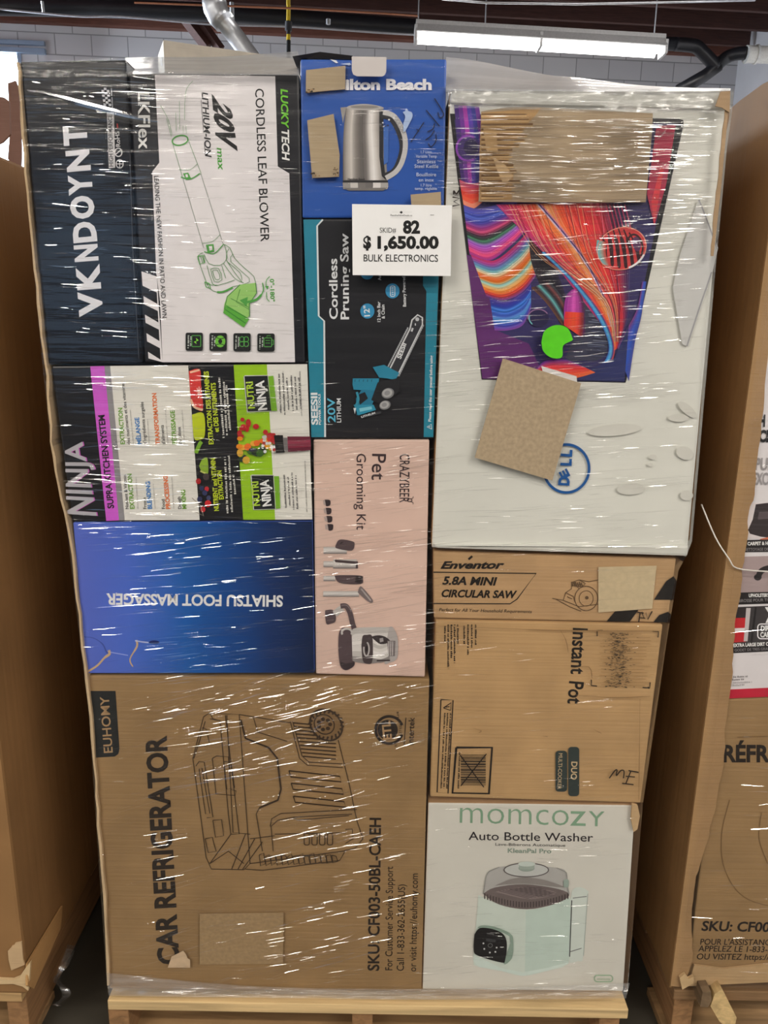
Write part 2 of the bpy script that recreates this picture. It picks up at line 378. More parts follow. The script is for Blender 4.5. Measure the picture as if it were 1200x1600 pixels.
for i, (a, b, mm, rr) in enumerate(((-75, 8, YEL, .018), (8, 34, YEL, .018), (34, 48, DARK, .03), (48, 54, BLK, .018), (54, 63, YEL, .018), (63, 130, BLK, .018))):
    bm = bmesh.new(); tube(bm, [W(451, a, 6.2), W(450.5, b, 6.2)], rr, 10); obj('clamp' if i == 2 else 'band', bm, mm, rod, True)
cab = bmesh.new()
tube(cab, [W(*p, 6.0) for p in ((210, 4), (400, 11), (460, 13), (600, 21), (655, 25))], .008, 6)
tag(obj('copper_line', cab, base_mat('copper', (190, 130, 100), .4, metal=.5), None, True), 'thin copper coloured line across the ceiling left of the lit fixture', 'pipe')
cab = bmesh.new(); tube(cab, [W(*p, 6.3) for p in smoothpts([(0, 14), (60, 20), (130, 26), (190, 26), (330, 38), (460, 42), (640, 54), (820, 60)], 4)], .008, 6)
tag(obj('electric_cable', cab, base_mat('grey_cable', (170, 172, 178), .5), None, True), 'grey cable sagging along the underside of the black pipe', 'cable')
cab = bmesh.new(); tube(cab, [W(*p, 5.2) for p in ((690, -2), (760, 4), (900, 6), (1060, 3), (1180, 0))], .009, 6)
tag(obj('electric_conduit', cab, GALV, None, True), 'bright thin conduit running above the lit ceiling fixture', 'pipe')
# dark brace frame under the ceiling, left of the duct
cab = bmesh.new()
for p, q, r_ in (((285, 22), (325, 74), .06), ((300, 15), (345, 78), .05)):
    a, b = W(*p, 7.2), W(*q, 7.2); tube(cab, [a, b], r_, 4)
tag(obj('roof_brace', cab, JOIST), 'dark brown timber brace by the galvanised duct', 'brace')
# ---- the lit fixture
fx = thing('fluorescent_fixture', 'long lit fluorescent strip light hanging from the brown ceiling', 'ceiling light', W(845, 60, 5.9))
a, b = W(650, 33, 5.9), W(1038, 56, 5.9)
ax = (b-a).normalized(); upv = Vector((0, 0, 1)); bk = Vector((0, 1, 0))
FIXM = base_mat('white_enamel', (190, 190, 190), .4)
bm = bmesh.new()
prof = [(-.05, .0), (-.05, -.03), (-.11, -.10), (-.10, -.105), (-.03, -.045), (.03, -.045), (.10, -.105), (.11, -.10), (.05, -.03), (.05, 0)]
va = [bm.verts.new(a+bk*p+upv*q) for p, q in prof]; vb = [bm.verts.new(b+bk*p+upv*q) for p, q in prof]
for i in range(len(prof)): bm.faces.new((va[i], va[(i+1) % len(prof)], vb[(i+1) % len(prof)], vb[i]))
bm.faces.new(va); bm.faces.new(vb[::-1]); bmesh.ops.recalc_face_normals(bm, faces=bm.faces); obj('reflector_housing', bm, FIXM, fx)
TUBE = emit('lit_tube', (1, .98, .94), 14)
mid = (a+b)/2
for s0, s1 in ((a+ax*.02, mid-ax*.012), (mid+ax*.012, b-ax*.05)):
    for dy in (-.055, .055):
        bm = bmesh.new(); tube(bm, [s0+bk*dy-upv*.125, s1+bk*dy-upv*.125], .026, 12); obj('lamp_tube', bm, TUBE, fx, True)
for t in (0, .5, 1):
    p = a+(b-a)*t; bm = bmesh.new(); box(bm, tuple(p+Vector((-.012, -.09, -.155))), tuple(p+Vector((.012, .09, -.05))), .003); obj('lamp_holder', bm, FIXM, fx)
for px in (652, 758, 1022):
    t = (px-650)/388; p = a+(b-a)*min(.99, max(.01, t)); bm = bmesh.new(); tube(bm, [p, Vector((p.x, p.y, ZC-.01))], .006, 6); obj('hanger', bm, GALV, fx)
# ---- pale carton standing behind
p = W(255, 62, 2.5); rot = math.radians(22)
u = Vector((math.cos(rot), math.sin(rot), 0)); v = Vector((-math.sin(rot), math.cos(rot), 0))
rt = thing('tall_carton', 'tall cream carton rising behind the stack in front of the block wall', 'box', (p.x, p.y, 0))
bm = bmesh.new(); q = [Vector((p.x, p.y, p.z)), Vector((p.x, p.y, 0))]
f4 = [q[0], q[1], q[1]+u*.62, q[0]+u*.62]; add_hex(bm, f4+[k+v*.22 for k in f4], .004); obj('shell', bm, board((214, 208, 194)), rt)
vs_, fs = glyphs('R', .03, 0, 1)
me = bpy.data.meshes.new('lettering'); me.from_pydata([tuple(q[0]+v*(.055+(y)*.06)-u*.002+upv*(-.085+x*.075)) for x, y in vs_], [], fs); me.materials.append(ink(BLACK)); link('lettering', me, rt)

# ================================================================== pallets
def pallet(label, x0, x1, y0, y1, ztop, group='wooden pallets under the loads', col=(214, 184, 134), sx=None):
    t = thing('pallet', label, 'pallet', ((x0+x1)/2, (y0+y1)/2, 0), group)
    wd = .098; nb = 7; gap = ((y1-y0)-nb*wd)/(nb-1)
    rr = random.Random(int(x0*100))
    for i in range(nb):
        y = y0+i*(wd+gap); bm = bmesh.new(); box(bm, (x0+rr.uniform(0, .006), y, ztop-.022), (x1-rr.uniform(0, .006), y+wd, ztop), .002); obj('deck_board', bm, wood(col, 0), t)
    for xx in (sx or (x0+.0, (x0+x1)/2-.02, x1-.042)):
        bm = bmesh.new(); box(bm, (xx, y0+.012, .019), (xx+.04, y1-.01, ztop-.0225), .003); obj('stringer', bm, wood((150, 112, 74), 1), t)
    for y in (y0+.02, (y0+y1)/2-.05, y1-.12):
        bm = bmesh.new(); box(bm, (x0, y, 0), (x1, y+.1, .0185), .002); obj('bottom_board', bm, wood((150, 118, 80), 0), t)
    return t
ZD = .136
P_main = pallet('wooden pallet carrying the central wrapped stack of boxes', -.52, .486, -.02, 1.1, ZD, sx=(-.52, -.045, .436))
# ================================================================== the central stack
KR = board(KRAFT)
# --- car refrigerator carton (kraft)
fr = Carton('large brown carton with fridge outline drawing, bottom left of the central stack', [(136, 1056), (671, 1061), (659, 1549), (171, 1545)], 1.05, board((150, 121, 83)))
A = Art(fr, 'brand_panel', scale=2.069, off=(120, 1040))
A.poly([(35, 82), (125, 82), (138, 270), (134, 286), (122, 294), (52, 298)], (34, 36, 36)); pan = A.build('black brand panel')
A = Art(fr, 'panel_lettering', scale=2.069, off=(120, 1040)); A.text('EUHOMY', (116, 281), (103, 99), 28, KRAFT, .012); A.build('kraft coloured lettering', pan)
A = Art(fr, 'lettering')
DK = (44, 36, 30)
A.text('CAR REFRIGERATOR', (279, 1506), (259, 1149), 31, DK, .035)
A.text('SKU: CF003-50BL-CAEH', (592, 1517), (595, 1278), 17, DK, .022)
A.text('For Customer Service Support', (613, 1516), (614, 1354), 11, DK); A.text('Call 1-833-362-2655(US)', (631, 1517), (633, 1382), 11, DK); A.text('or visit https://euhomy.com', (650, 1518), (653, 1365), 11, DK)
A.build()
A = Art(fr, 'certification_mark', scale=2.069, off=(120, 1040))
A.ring((1010, 208), 44, 44, 9, DK, a0=20, a1=340); A.ell((1005, 208), 33, 33, DK); A.text('ETL', (1018, 238), (1012, 178), 26, KRAFT, .03)
A.text('LISTED', (1050, 228), (1050, 190), 8, DK); A.text('c', (1034, 262), (1034, 252), 9, DK); A.text('us', (1042, 168), (1040, 148), 9, DK)
A.line([(1058, 258), (1064, 168)], 2.5, DK); A.text('Intertek', (1088, 256), (1092, 168), 19, DK, .01); A.build()
A = Art(fr, 'appliance_drawing', scale=2.069, off=(120, 1040))
LN = (62, 48, 35); w_ = 2.5
for P in ([(410, 165), (430, 153), (525, 158), (560, 640), (540, 660), (435, 658), (418, 620), (375, 300), (410, 165)],
          [(430, 153), (440, 172), (463, 178), (490, 480), (498, 545), (430, 640)], [(498, 545), (525, 545), (480, 160)], [(463, 178), (430, 172)], [(485, 160), (505, 540), (560, 545)],
          [(415, 180), (395, 250), (378, 300)], [(405, 200), (418, 205), (430, 255), (398, 262)], [(385, 325), (395, 310), (412, 312), (440, 490), (420, 492)], [(395, 335), (404, 330), (430, 478), (416, 480), (395, 335)],
          [(438, 300), (452, 292), (490, 295), (498, 400), (515, 405), (512, 420), (450, 415), (438, 300)], [(475, 310), (498, 312), (510, 395), (485, 400), (475, 310)],
          [(525, 158), (690, 185)], [(570, 165), (585, 215), (680, 245)], [(530, 175), (545, 235), (620, 265), (648, 300), (660, 400), (650, 435), (590, 460), (580, 480), (600, 600)],
          [(690, 180), (720, 300), (745, 322), (860, 330)], [(698, 180), (728, 292), (750, 312), (858, 318)], [(845, 240), (880, 380), (905, 500), (925, 560), (900, 590), (860, 600)],
          [(560, 640), (860, 600)], [(545, 658), (600, 662), (850, 630), (870, 595)], [(625, 520), (630, 495), (660, 478), (905, 465)], [(635, 600), (628, 520), (650, 500), (700, 490), (890, 480)], [(700, 490), (712, 500), (880, 485)],
          [(640, 545), (870, 540)], [(868, 530), (890, 528), (893, 560), (868, 575)], [(560, 560), (640, 550)], [(500, 660), (545, 545)], [(520, 660), (575, 560)], [(535, 660), (600, 570)], [(430, 640), (490, 600), (540, 640)],
          [(440, 500), (468, 498), (475, 550), (448, 555), (440, 500)], [(415, 560), (438, 555), (450, 600), (425, 605), (415, 560)]):
    A.line(P, w_, LN)
A.line([(530, 175), (545, 235), (620, 265), (648, 300), (660, 400), (650, 435), (590, 460)], 6, LN)
for i, yy in enumerate((340, 380, 422)):
    A.loop([(686+i*7, yy), (850+i*7, yy+18), (855+i*7, yy+36), (692+i*7, yy+20)], 4, LN)
for i in range(10): A.line([(700+i*3.5, 185+i*12), (752+i*9, 190+i*12)] if i < 5 else [(700+i*3.5, 185+i*12), (838, 190+i*12.5)], 4, LN)
for i in range(4): A.rrect(735+i*25, 542, 752+i*25, 580, 6, LN, 3)
A.ell((806, 192), 58, 48, (120, 94, 62), 40); A.ring((806, 192), 56, 46, 6, LN, 40); A.ring((800, 190), 34, 30, 4, LN, 40)
for k in range(7):
    a = k*2*PI/7; A.ell((800+19*math.cos(a), 190+17*math.sin(a)), 7, 6, LN)
for k in range(22):
    a = k*2*PI/22; A.line([(806+46*math.cos(a), 192+38*math.sin(a)), (806+58*math.cos(a+.12), 192+50*math.sin(a+.12))], 6, LN)
for k in range(14):
    x = 590+k*18; A.loop([(x, 612+((k*7) % 9)), (x+14, 606+((k*5) % 11)), (x+20, 640-((k*3) % 8)), (x+4, 648-k*.8)], 3, LN)
A.build()
fr.patch('tape_patch', [(312, 1428), (443, 1426), (442, 1506), (312, 1507)], base_mat('matt_tape', (162, 136, 100), .35, .5, .12, 160), .0006, label='square of glossy tape')
fr.patch('tape_tear', ragged((286, 1486), (297, 1500), 4, 2)+[(297, 1512), (262, 1512), (268, 1495)], base_mat('torn_paper', (206, 180, 148), .7), .0006)
# --- bottle washer carton
bw = Carton('white carton with pale green bottle washer picture, bottom right of the stack', [(669, 1254), (993, 1258), (974, 1549), (660, 1546)], 1.0, gloss((212, 209, 199)), side=board((170, 136, 100)))
GRN = (128, 162, 134); A = Art(bw, 'lettering', scale=3, off=(640, 1230))
A.text('momco', (235, 168), (745, 180), 72, GRN, -.012, fit=True); A.text('z', (752, 180), (825, 182), 68, GRN, 0, fit=True); A.text('Y', (838, 182), (912, 184), 70, GRN, 0, fit=True)
A.text('Auto Bottle Washer', (276, 247), (860, 255), 38, (40, 34, 40), .004); A.text('Lave-Biberons Automatique', (402, 274), (730, 279), 13, (60, 60, 60)); A.text('KleanPal Pro', (460, 307), (664, 310), 20, (132, 150, 136), .02)
A.rrect(866, 882, 952, 912, 14, (150, 180, 150), 5); A.text('momcozy', (880, 903), (940, 904), 11, (140, 170, 140)); A.build()
A = Art(bw, 'appliance_picture', scale=3, off=(640, 1230))
MINT = (204, 214, 204); MINT2 = (186, 202, 192)
A.poly(smoothpts([(755, 530), (765, 480), (800, 468), (838, 490), (832, 530), (815, 790), (790, 815), (750, 825)], 4), (206, 214, 206))
A.poly(smoothpts([(322, 505), (312, 640), (298, 810), (320, 840), (430, 862), (530, 885), (640, 862), (745, 825), (758, 690), (752, 515), (600, 570), (450, 560), (322, 505)], 3), MINT)
A.poly([(545, 578), (640, 562), (752, 520), (758, 690), (745, 825), (640, 862), (540, 884)], (192, 208, 198))
A.poly([(310, 790), (298, 812), (322, 842), (430, 862), (530, 885), (640, 862), (745, 828), (745, 820), (640, 848), (530, 868), (430, 848)], (206, 220, 212))
A.line([(760, 530), (755, 660), (750, 795)], 5, (70, 70, 72)); A.line([(750, 772), (806, 755)], 3.5, (90, 92, 92)); A.line([(765, 520), (830, 512)], 4, (120, 124, 122)); A.line([(835, 500), (815, 790)], 3, (160, 172, 166))
A.poly(smoothpts([(345, 495), (358, 420), (372, 395), (420, 375), (530, 368), (690, 378), (735, 400), (742, 470), (748, 505), (700, 540), (560, 570), (420, 548), (345, 495)], 4), (176, 174, 170))
A.poly(smoothpts([(345, 500), (400, 470), (540, 455), (700, 478), (748, 508), (680, 548), (550, 572), (420, 550), (345, 500)], 4), (112, 100, 98))
A.poly(smoothpts([(400, 490), (540, 468), (690, 495), (560, 525), (400, 490)], 4), (136, 122, 120))
for k in range(30):
    t = k/29; x = 352+t*390; y0 = 498+40*math.sin(t*PI); A.line([(x, y0), (x, y0+26)], 5, (72, 62, 62))
for k in range(9): A.line([(420+k*16, 486-k*2.5), (560+k*16, 522-k*3)], 2.5, (90, 80, 80)); 
for k in range(7): A.line([(470+k*22, 478+k*6), (620+k*10, 470+k*6)], 2.5, (96, 86, 86))
A.poly(smoothpts([(400, 462), (480, 430), (560, 424), (650, 440), (720, 470), (540, 452), (400, 462)], 4), (140, 134, 130))
A.ell((547, 388), 104, 32, (190, 192, 188)); A.ring((547, 388), 104, 32, 4.5, (96, 88, 88)); A.ell((548, 380), 38, 16, (150, 162, 152)); A.poly([(510, 358), (588, 358), (582, 385), (516, 385)], (160, 172, 162)); A.ell((549, 360), 40, 12, (196, 206, 198))
A.line([(345, 500), (358, 420), (372, 395), (420, 375)], 3, (140, 140, 136)); A.line([(690, 378), (735, 400), (745, 500)], 3, (140, 140, 136)); A.rrect(722, 432, 746, 470, 8, (150, 166, 156))
A.poly(smoothpts([(318, 660), (340, 648), (400, 655), (470, 685), (486, 720), (480, 800), (440, 826), (470, 700), (318, 660)], 4), (140, 160, 146))
A.poly(smoothpts([(304, 690), (330, 660), (390, 665), (440, 690), (456, 735), (448, 810), (430, 822), (320, 790), (300, 760), (304, 690)], 4), (26, 24, 26))
A.poly([(358, 708), (404, 714), (402, 728), (358, 722)], (58, 58, 60)); A.text('momcozy', (362, 688), (396, 692), 7, (150, 150, 150))
for x, y in ((346, 732), (350, 758), (376, 775), (408, 752), (402, 772)): A.ell((x, y), 4, 4, (200, 200, 200))
A.ring((378, 742), 10, 9, 2, (120, 120, 120)); A.build()
bw.patch('crushed_corner', [(988, 1256), (996, 1258), (1000, 1275), (996, 1296), (990, 1300), (986, 1280)], board((188, 158, 118)), .004)
# --- pressure cooker carton
ip = Carton('brown carton with black script lettering and crossed-out barcode, right side of the stack', [(681, 969), (1036, 976), (1001, 1255), (672, 1245)], .95, board((182, 148, 104)))
A = Art(ip, 'lettering'); IK = (34, 30, 28)
A.text('Instant', (896, 981), (892, 1053), 22, IK, .02); A.text('Pot', (890, 1064), (887, 1099), 22, IK, .02)
for i, (x, y0, y1) in enumerate(((742, 976, 1008), (736, 976, 1012), (730, 976, 1024), (724, 978, 1006), (714, 976, 1006), (709, 976, 1036), (704, 976, 1028), (699, 976, 1045), (694, 978, 1002))): A.dashes((x, y0), (x, y1), 3, IK, i)
A.build()
A = Art(ip, 'warning_panel'); A.loop([(689, 1093), (708, 1094), (700, 1240), (683, 1238)], 1.6, IK); A.loop([(693, 1106), (705, 1098), (704, 1110)], 1.5, IK); A.line([(696, 1105), (702, 1104)], 1.4, IK)
for i in range(3): A.dashes((694+i*4.5, 1114), (688+i*4.5, 1232), 2.6, IK, i)
A.build()
A = Art(ip, 'barcode_panel'); A.loop([(713, 1168), (769, 1168), (764, 1240), (707, 1239)], 3.4, IK)
rr = random.Random(4); y = 1179
while y < 1227:
    hgt = rr.choice((.7, 1.2, 2)); A.poly([(720, y), (759, y+.3), (759, y+.3+hgt), (720, y+hgt)], IK); y += hgt+rr.choice((.8, 1.3))
A.dashes((717, 1176), (715, 1232), 2.6, IK); A.line([(719, 1180), (756, 1230)], 1.5, IK); A.line([(760, 1178), (720, 1228)], 1.5, IK); A.build()
A = Art(ip, 'model_badges'); PL = (50, 60, 58)
A.rrect(888, 1167, 905, 1244, 5, PL); A.rrect(868, 1173, 886, 1237, 5, PL); pan = A.build('dark rounded badges'); A = Art(ip, 'badge_lettering'); A.text('DUO', (893, 1190), (892, 1218), 9, (205, 180, 140), .02); A.text('MULTI-COOKER', (873, 1177), (871, 1233), 6, (205, 180, 140)); A.build(None, pan)
A = Art(ip, 'stamp_area')
for P in ([(933, 994), (933, 985), (942, 985)], [(1020, 986), (1029, 987), (1028, 996)], [(1014, 1076), (1013, 1074), (1014, 1074), (1012, 1074), (1012, 1074)], [(1016, 1066), (1015, 1075), (1004, 1074)], [(924, 1062), (924, 1071), (933, 1072)]): A.line(P, 1.6, IK)
rr = random.Random(9)
for i in range(420):
    x = rr.gauss(966, 11); y = rr.uniform(988, 1074)
    if 942 < x < 1000: A.poly([(x, y), (x+rr.uniform(1, 5), y), (x+rr.uniform(1, 4), y+rr.uniform(.4, 1.3)), (x, y+.7)], (58, 50, 42) if rr.random() < .6 else (96, 80, 60), up=(i % 6 == 0))
for i in range(18):
    y = 985+i*5; A.line([(936+rr.uniform(0, 8), y), (1008+rr.uniform(-6, 10), y+1)], .7, (150, 116, 74))
A.build('smudged black ink stamp')
A = Art(ip, 'pen_marks'); PEN = (40, 30, 26)
A.line([(952, 1216), (960, 1205), (964, 1203), (963, 1212), (970, 1204), (975, 1205), (974, 1216)], 1.9, PEN, sm=4); A.line([(982, 1204), (999, 1207)], 1.9, PEN); A.line([(986, 1204), (978, 1224)], 1.9, PEN); A.line([(978, 1213), (992, 1214)], 1.7, PEN); A.line([(972, 1224), (990, 1226)], 1.7, PEN); A.build()
A = Art(ip, 'crease'); CR = (150, 118, 80)
for P in ([(684, 978), (790, 982), (870, 985), (1034, 986)], [(875, 984), (884, 1000), (888, 1020)], [(893, 1044), (920, 1042), (925, 1060)], [(1000, 1092), (998, 1250)], [(900, 1086), (960, 1090), (1016, 1088)], [(740, 1138), (752, 1142), (748, 1145)], [(848, 1150), (856, 1151)], [(928, 1140), (940, 1146)]): A.line(P, [.6, 1.6, .6], CR, sm=3)
A.build()
# --- circular saw carton
ev = Carton('low brown carton with black angular stripes, under the large white carton', [(677, 861), (1057, 873), (1043, 973), (678, 966)], .9, board((182, 148, 108)), Y=.004)
A = Art(ev, 'lettering'); E_ = (30, 26, 24)
A.text('Enventor', (688, 889), (787, 889), 13, E_, .04, .25, fit=True, p3=(690, 877), p2=(789, 876)); A.line([(732, 874), (738, 869)], 3.4, E_)
A.text('5.8A MINI', (691, 913), (777, 914.5), 12, E_, .035, .25); A.text('CIRCULAR SAW', (690, 932.5), (808, 934.5), 11, E_, .035, .25); A.text('Perfect for All Your Household Requirements', (686, 955), (831, 958), 5, E_, 0, .2)
A.line([(677, 894), (838, 896), (808, 936), (797, 943.5), (677, 943)], 1.6, E_); A.build()
A = Art(ev, 'saw_drawing'); SL = (96, 74, 52)
A.ring((916, 935), 18, 19, 1.2, SL); A.ring((916, 935), 11, 12, .9, SL); A.ell((917, 934), 2.6, 2.6, SL)
for P in ([(863, 935), (880, 938), (905, 948), (935, 944)], [(880, 938), (884, 926), (893, 920), (893, 910), (905, 906), (915, 912)], [(905, 906), (920, 909), (935, 906)], [(895, 910), (905, 920), (914, 913)], [(868, 936), (890, 948), (908, 955)], [(884, 926), (896, 932), (898, 940)], [(897, 908), (899, 916), (909, 917)], [(886, 932), (894, 936)], [(893, 915), (908, 913)]): A.line(P, 1.1, SL)
for i in range(6): A.line([(893+i*3, 909+(i % 2)), (895+i*3, 916)], 1.6, SL)
A.build()
A = Art(ev, 'black_stripes')
A.poly([(1022, 937), (1041, 908), (1056, 898), (1049, 937)], E_); A.poly([(948, 970.5), (962, 954), (999, 951), (984, 971.5)], E_); A.poly([(1021, 972), (1030, 961), (1046, 955), (1042, 972.5)], E_); A.build()
ev.patch('paper_label', [(935, 886), (1026, 884), (1019, 951), (935, 957)], base_mat('beige_paper', (196, 178, 144), .6, .3, .06, 120), .0006, label='blank beige paper label')
A = Art(ev, 'pen_marks'); A.line([(1003, 956), (1006, 966), (1009, 957), (1012, 968), (1019, 955)], 1.8, PEN); A.line([(1006, 958), (994, 956)], 1.6, PEN); A.line([(1000, 958), (998, 972)], 1.8, PEN); A.line([(999, 965), (1008, 966)], 1.5, PEN); A.build()
# --- white computer carton
dl = Carton('large white carton with colourful screen picture, upper right of the stack', [(703, 141), (1141, 141), (1074, 868.5), (674, 856)], .9, gloss((216, 216, 208)), side=board((176, 140, 100)), bev=.004, Y=-.002)
for nm, q in (('top_flap', [(704, 143), (1138, 143), (1136, 172), (702, 163)]), ('bottom_flap', [(676, 848), (1075, 850), (1073, 868), (680, 855.5)])):
    bm = bmesh.new(); P = [W(*p, -.002) for p in q]; pts = [P[0], P[3], P[2], P[1]]
    add_hex(bm, [p+Vector((0, -.006, 0)) for p in pts]+[p+Vector((0, .01, 0)) for p in pts], .005); obj(nm, bm, gloss((210, 210, 202)), dl.root)
dl.k = .0008
A = Art(dl, 'screen_picture', scale=3.077, off=(690, 300)); A.st = 2.5e-5
S5 = lambda x, y: ((660+x/2.4-690)*3.077, (120+y/2.4-300)*3.077)      # helper from a second measured frame
S6 = lambda x, y: ((660+x/2.4-690)*3.077, (480+y/2.4-300)*3.077)
A.poly([S5(103, 138), S5(960, 157), S5(978, 162), S5(980, 178), S6(762, 283), S6(222, 271)], (24, 24, 28))
A.poly([S5(120, 160), S5(950, 176), S5(948, 200), S6(757, 281), S6(232, 268), S6(198, 0)], (52, 46, 96))
PUR = (96, 44, 108)
A.poly([(120, 300), (190, 330), (240, 500), (250, 660), (420, 730), (480, 860), (300, 900), (196, 898)], PUR)
A.strips([(60, -420), (75, -260), (85, -120), (110, 20)], [(180, -410), (200, -260), (200, -120), (190, 60)], [(70, 40, 120), (110, 50, 150), (170, 60, 170), (90, 60, 170), (60, 60, 150), (120, 60, 160)], 8)
A.ell((128, -210), 58, 62, (72, 50, 120)); A.ring((128, -210), 56, 60, 10, (150, 70, 190), a0=60, a1=300); A.ell((140, -215), 34, 38, (44, 34, 80))
A.strips([(85, -60), (140, -40), (200, -50)], [(105, 60), (150, 80), (195, 50)], [(210, 70, 110), (230, 90, 100), (240, 70, 50), (235, 90, 60), (240, 140, 110)], 6)
rr = random.Random(5)
def ramp(cols, n, j=22):
    out = []
    for i in range(n):
        t = i/(n-1)*(len(cols)-1); a = int(min(t, len(cols)-2)); f = t-a; d = rr.uniform(-j, j)
        out.append(tuple(int(max(8, min(250, cols[a][k]*(1-f)+cols[a+1][k]*f+d))) for k in range(3)))
    return out
# folded ribbons, left
A.strips([(105, 62), (180, 80), (300, 50), (350, 30)], [(135, 300), (230, 330), (330, 260), (420, 170)], ramp([(72, 66, 150), (60, 66, 170), (66, 90, 190), (70, 70, 170), (150, 60, 150), (200, 60, 110), (60, 40, 60), (60, 130, 90), (150, 80, 190), (190, 70, 170), (225, 60, 110), (170, 60, 160)], 44), 8)
A.strips([(140, 300), (250, 330), (360, 250), (420, 180)], [(215, 500), (300, 520), (390, 480), (470, 380)], ramp([(210, 60, 120), (170, 70, 160), (90, 120, 180), (110, 180, 190), (240, 210, 170), (230, 110, 50), (240, 130, 40), (120, 190, 190), (240, 190, 120), (240, 120, 40), (220, 60, 50), (120, 50, 130)], 44), 8)
A.strips([(230, 505), (310, 525), (390, 480), (430, 440)], [(255, 665), (320, 665), (390, 640), (430, 560)], ramp([(70, 50, 140), (60, 70, 180), (50, 120, 210), (60, 90, 190), (90, 160, 220), (60, 70, 180), (120, 60, 150)], 30), 8)
A.strips([(420, 210), (430, 330), (470, 440), (560, 620)], [(500, 300), (560, 400), (600, 520), (620, 700)], ramp([(46, 38, 50), (30, 26, 38), (26, 24, 34), (40, 34, 60)], 12, 6), 8)
A.strips([(430, 460), (500, 530), (580, 640)], [(520, 430), (590, 520), (640, 640)], ramp([(110, 70, 50), (70, 50, 60), (90, 170, 170), (40, 40, 50), (120, 60, 60), (50, 60, 70)], 16, 10), 8)
A.poly(smoothpts([(640, 440), (760, 600), (800, 720), (770, 800), (680, 810), (600, 800), (640, 700), (690, 640), (660, 520), (640, 440)], 4), (60, 62, 84))
for i in range(26): A.line([(690+rr.uniform(0, 60), 560+i*9), (800+rr.uniform(-40, 10), 566+i*9)], 3, rr.choice(((90, 100, 130), (40, 44, 64), (130, 140, 160))))
# the great red fan
cols = ramp([(196, 60, 130), (220, 60, 110), (226, 60, 80), (232, 70, 60), (236, 120, 60), (240, 150, 90), (236, 90, 50), (232, 70, 60), (226, 50, 50), (214, 50, 60), (190, 40, 60), (110, 40, 80), (60, 46, 100)], 110, 26)
A.strips([(262, 60), (330, 130), (440, 240), (560, 370), (700, 550), (790, 670), (822, 770)], [(850, 50), (880, 200), (905, 300), (905, 420), (900, 560), (884, 650), (846, 750)], cols, 8)
A.strips([(455, 58), (560, 180), (680, 330), (770, 500), (815, 650)], [(480, 58), (590, 185), (700, 330), (785, 500), (822, 650)], [(210, 190, 210), (60, 50, 120), (200, 130, 150)], 8)
for i in range(26):
    t = rr.uniform(.05, .95); x0 = 290+t*560; A.line([(x0, 58), (x0+(700-x0)*.35+60*t, 300), (760+100*t, 520), (825+30*t, 720)], [2, 2.4, 1.4], rr.choice(((250, 170, 120), (150, 30, 50), (250, 120, 140), (90, 30, 70), (250, 200, 160))), sm=6)
for i in range(12): A.line([(790+i*9, 60), (820+i*9, 180), (850+i*8, 330)], [3, 5, 2], (60, 24, 50) if i % 2 else (220, 60, 90), sm=5)
A.poly([S5(878, 185), S5(950, 180), S5(915, 400), S5(870, 560), S5(842, 440)], (176, 44, 76))
A.poly([S5(892, 340), S5(905, 345), S5(870, 555), S5(858, 470)], (214, 60, 70))
# blue swoosh
A.strips([(480, 290), (620, 430), (740, 590), (800, 720), (790, 800), (730, 860), (630, 880)], [(500, 285), (650, 430), (775, 590), (828, 720), (820, 810), (745, 880), (640, 895)], ramp([(60, 110, 190), (70, 160, 220), (90, 180, 220), (60, 60, 140), (220, 80, 70)], 12, 10), 8)
A.strips([(845, 745), (890, 660), (940, 560), (965, 430)], [(900, 910), (930, 720), (960, 600), (985, 430)], ramp([(120, 60, 130), (70, 80, 180), (50, 90, 190), (60, 70, 150)], 10, 10), 8)
A.poly([(650, 880), (830, 800), (900, 640), (880, 910), (655, 905)], (44, 50, 100))
A.strips([(455, 850), (500, 812), (590, 805), (660, 830)], [(470, 870), (560, 885), (640, 895), (740, 868)], ramp([(120, 50, 150), (230, 60, 80), (240, 70, 50), (236, 110, 60)], 12, 14), 8)
# capsule and balls
A.strips([(590, 640), (588, 560), (600, 500), (628, 468)], [(690, 690), (690, 600), (680, 520), (655, 470)], ramp([(150, 50, 150), (190, 70, 170), (220, 90, 190), (160, 50, 140), (80, 40, 80)], 14, 8), 8)
A.strips([(588, 640), (590, 600), (594, 575)], [(676, 700), (682, 640), (684, 580)], ramp([(220, 50, 60), (240, 70, 50), (244, 90, 50), (220, 60, 50), (120, 40, 50)], 12, 8), 6)
A.ell((465, 606), 50, 42, (40, 34, 74)); A.ring((465, 606), 50, 42, 5, (150, 110, 150), a0=170, a1=330); A.ring((465, 606), 44, 38, 5, (120, 200, 200), a0=130, a1=200)
A.ell((866, 272), 122, 102, (206, 60, 62), -20)
for k in range(6):
    t = -.75+k*.27; x = 866+t*112; hh = math.sqrt(max(0, 1-t*t))*97
    A.line([(x-22-16*t, 272-hh), (x+2, 262), (x+14+10*t, 272+hh)], [7, 20, 17, 8], (52, 20, 30), sm=6)
A.ring((930, 262), 36, 58, 10, (60, 22, 30), -10, -170, 60); A.ell((938, 250), 20, 36, (90, 50, 90), -10)
A.strips([(748, 230), (745, 290), (775, 345)], [(790, 240), (790, 300), (810, 360)], ramp([(110, 190, 200), (150, 170, 160), (206, 90, 80)], 6, 6), 6)
A.ring((866, 272), 120, 100, 4, (240, 150, 130), -20); A.ring((866, 272), 118, 98, 9, (235, 230, 235), -20, 40, 90)
A.build()
A = Art(dl, 'brand_mark'); BL = (24, 84, 150)
A.ring((885, 732), 35.5, 37.5, 4.2, BL, n=60)
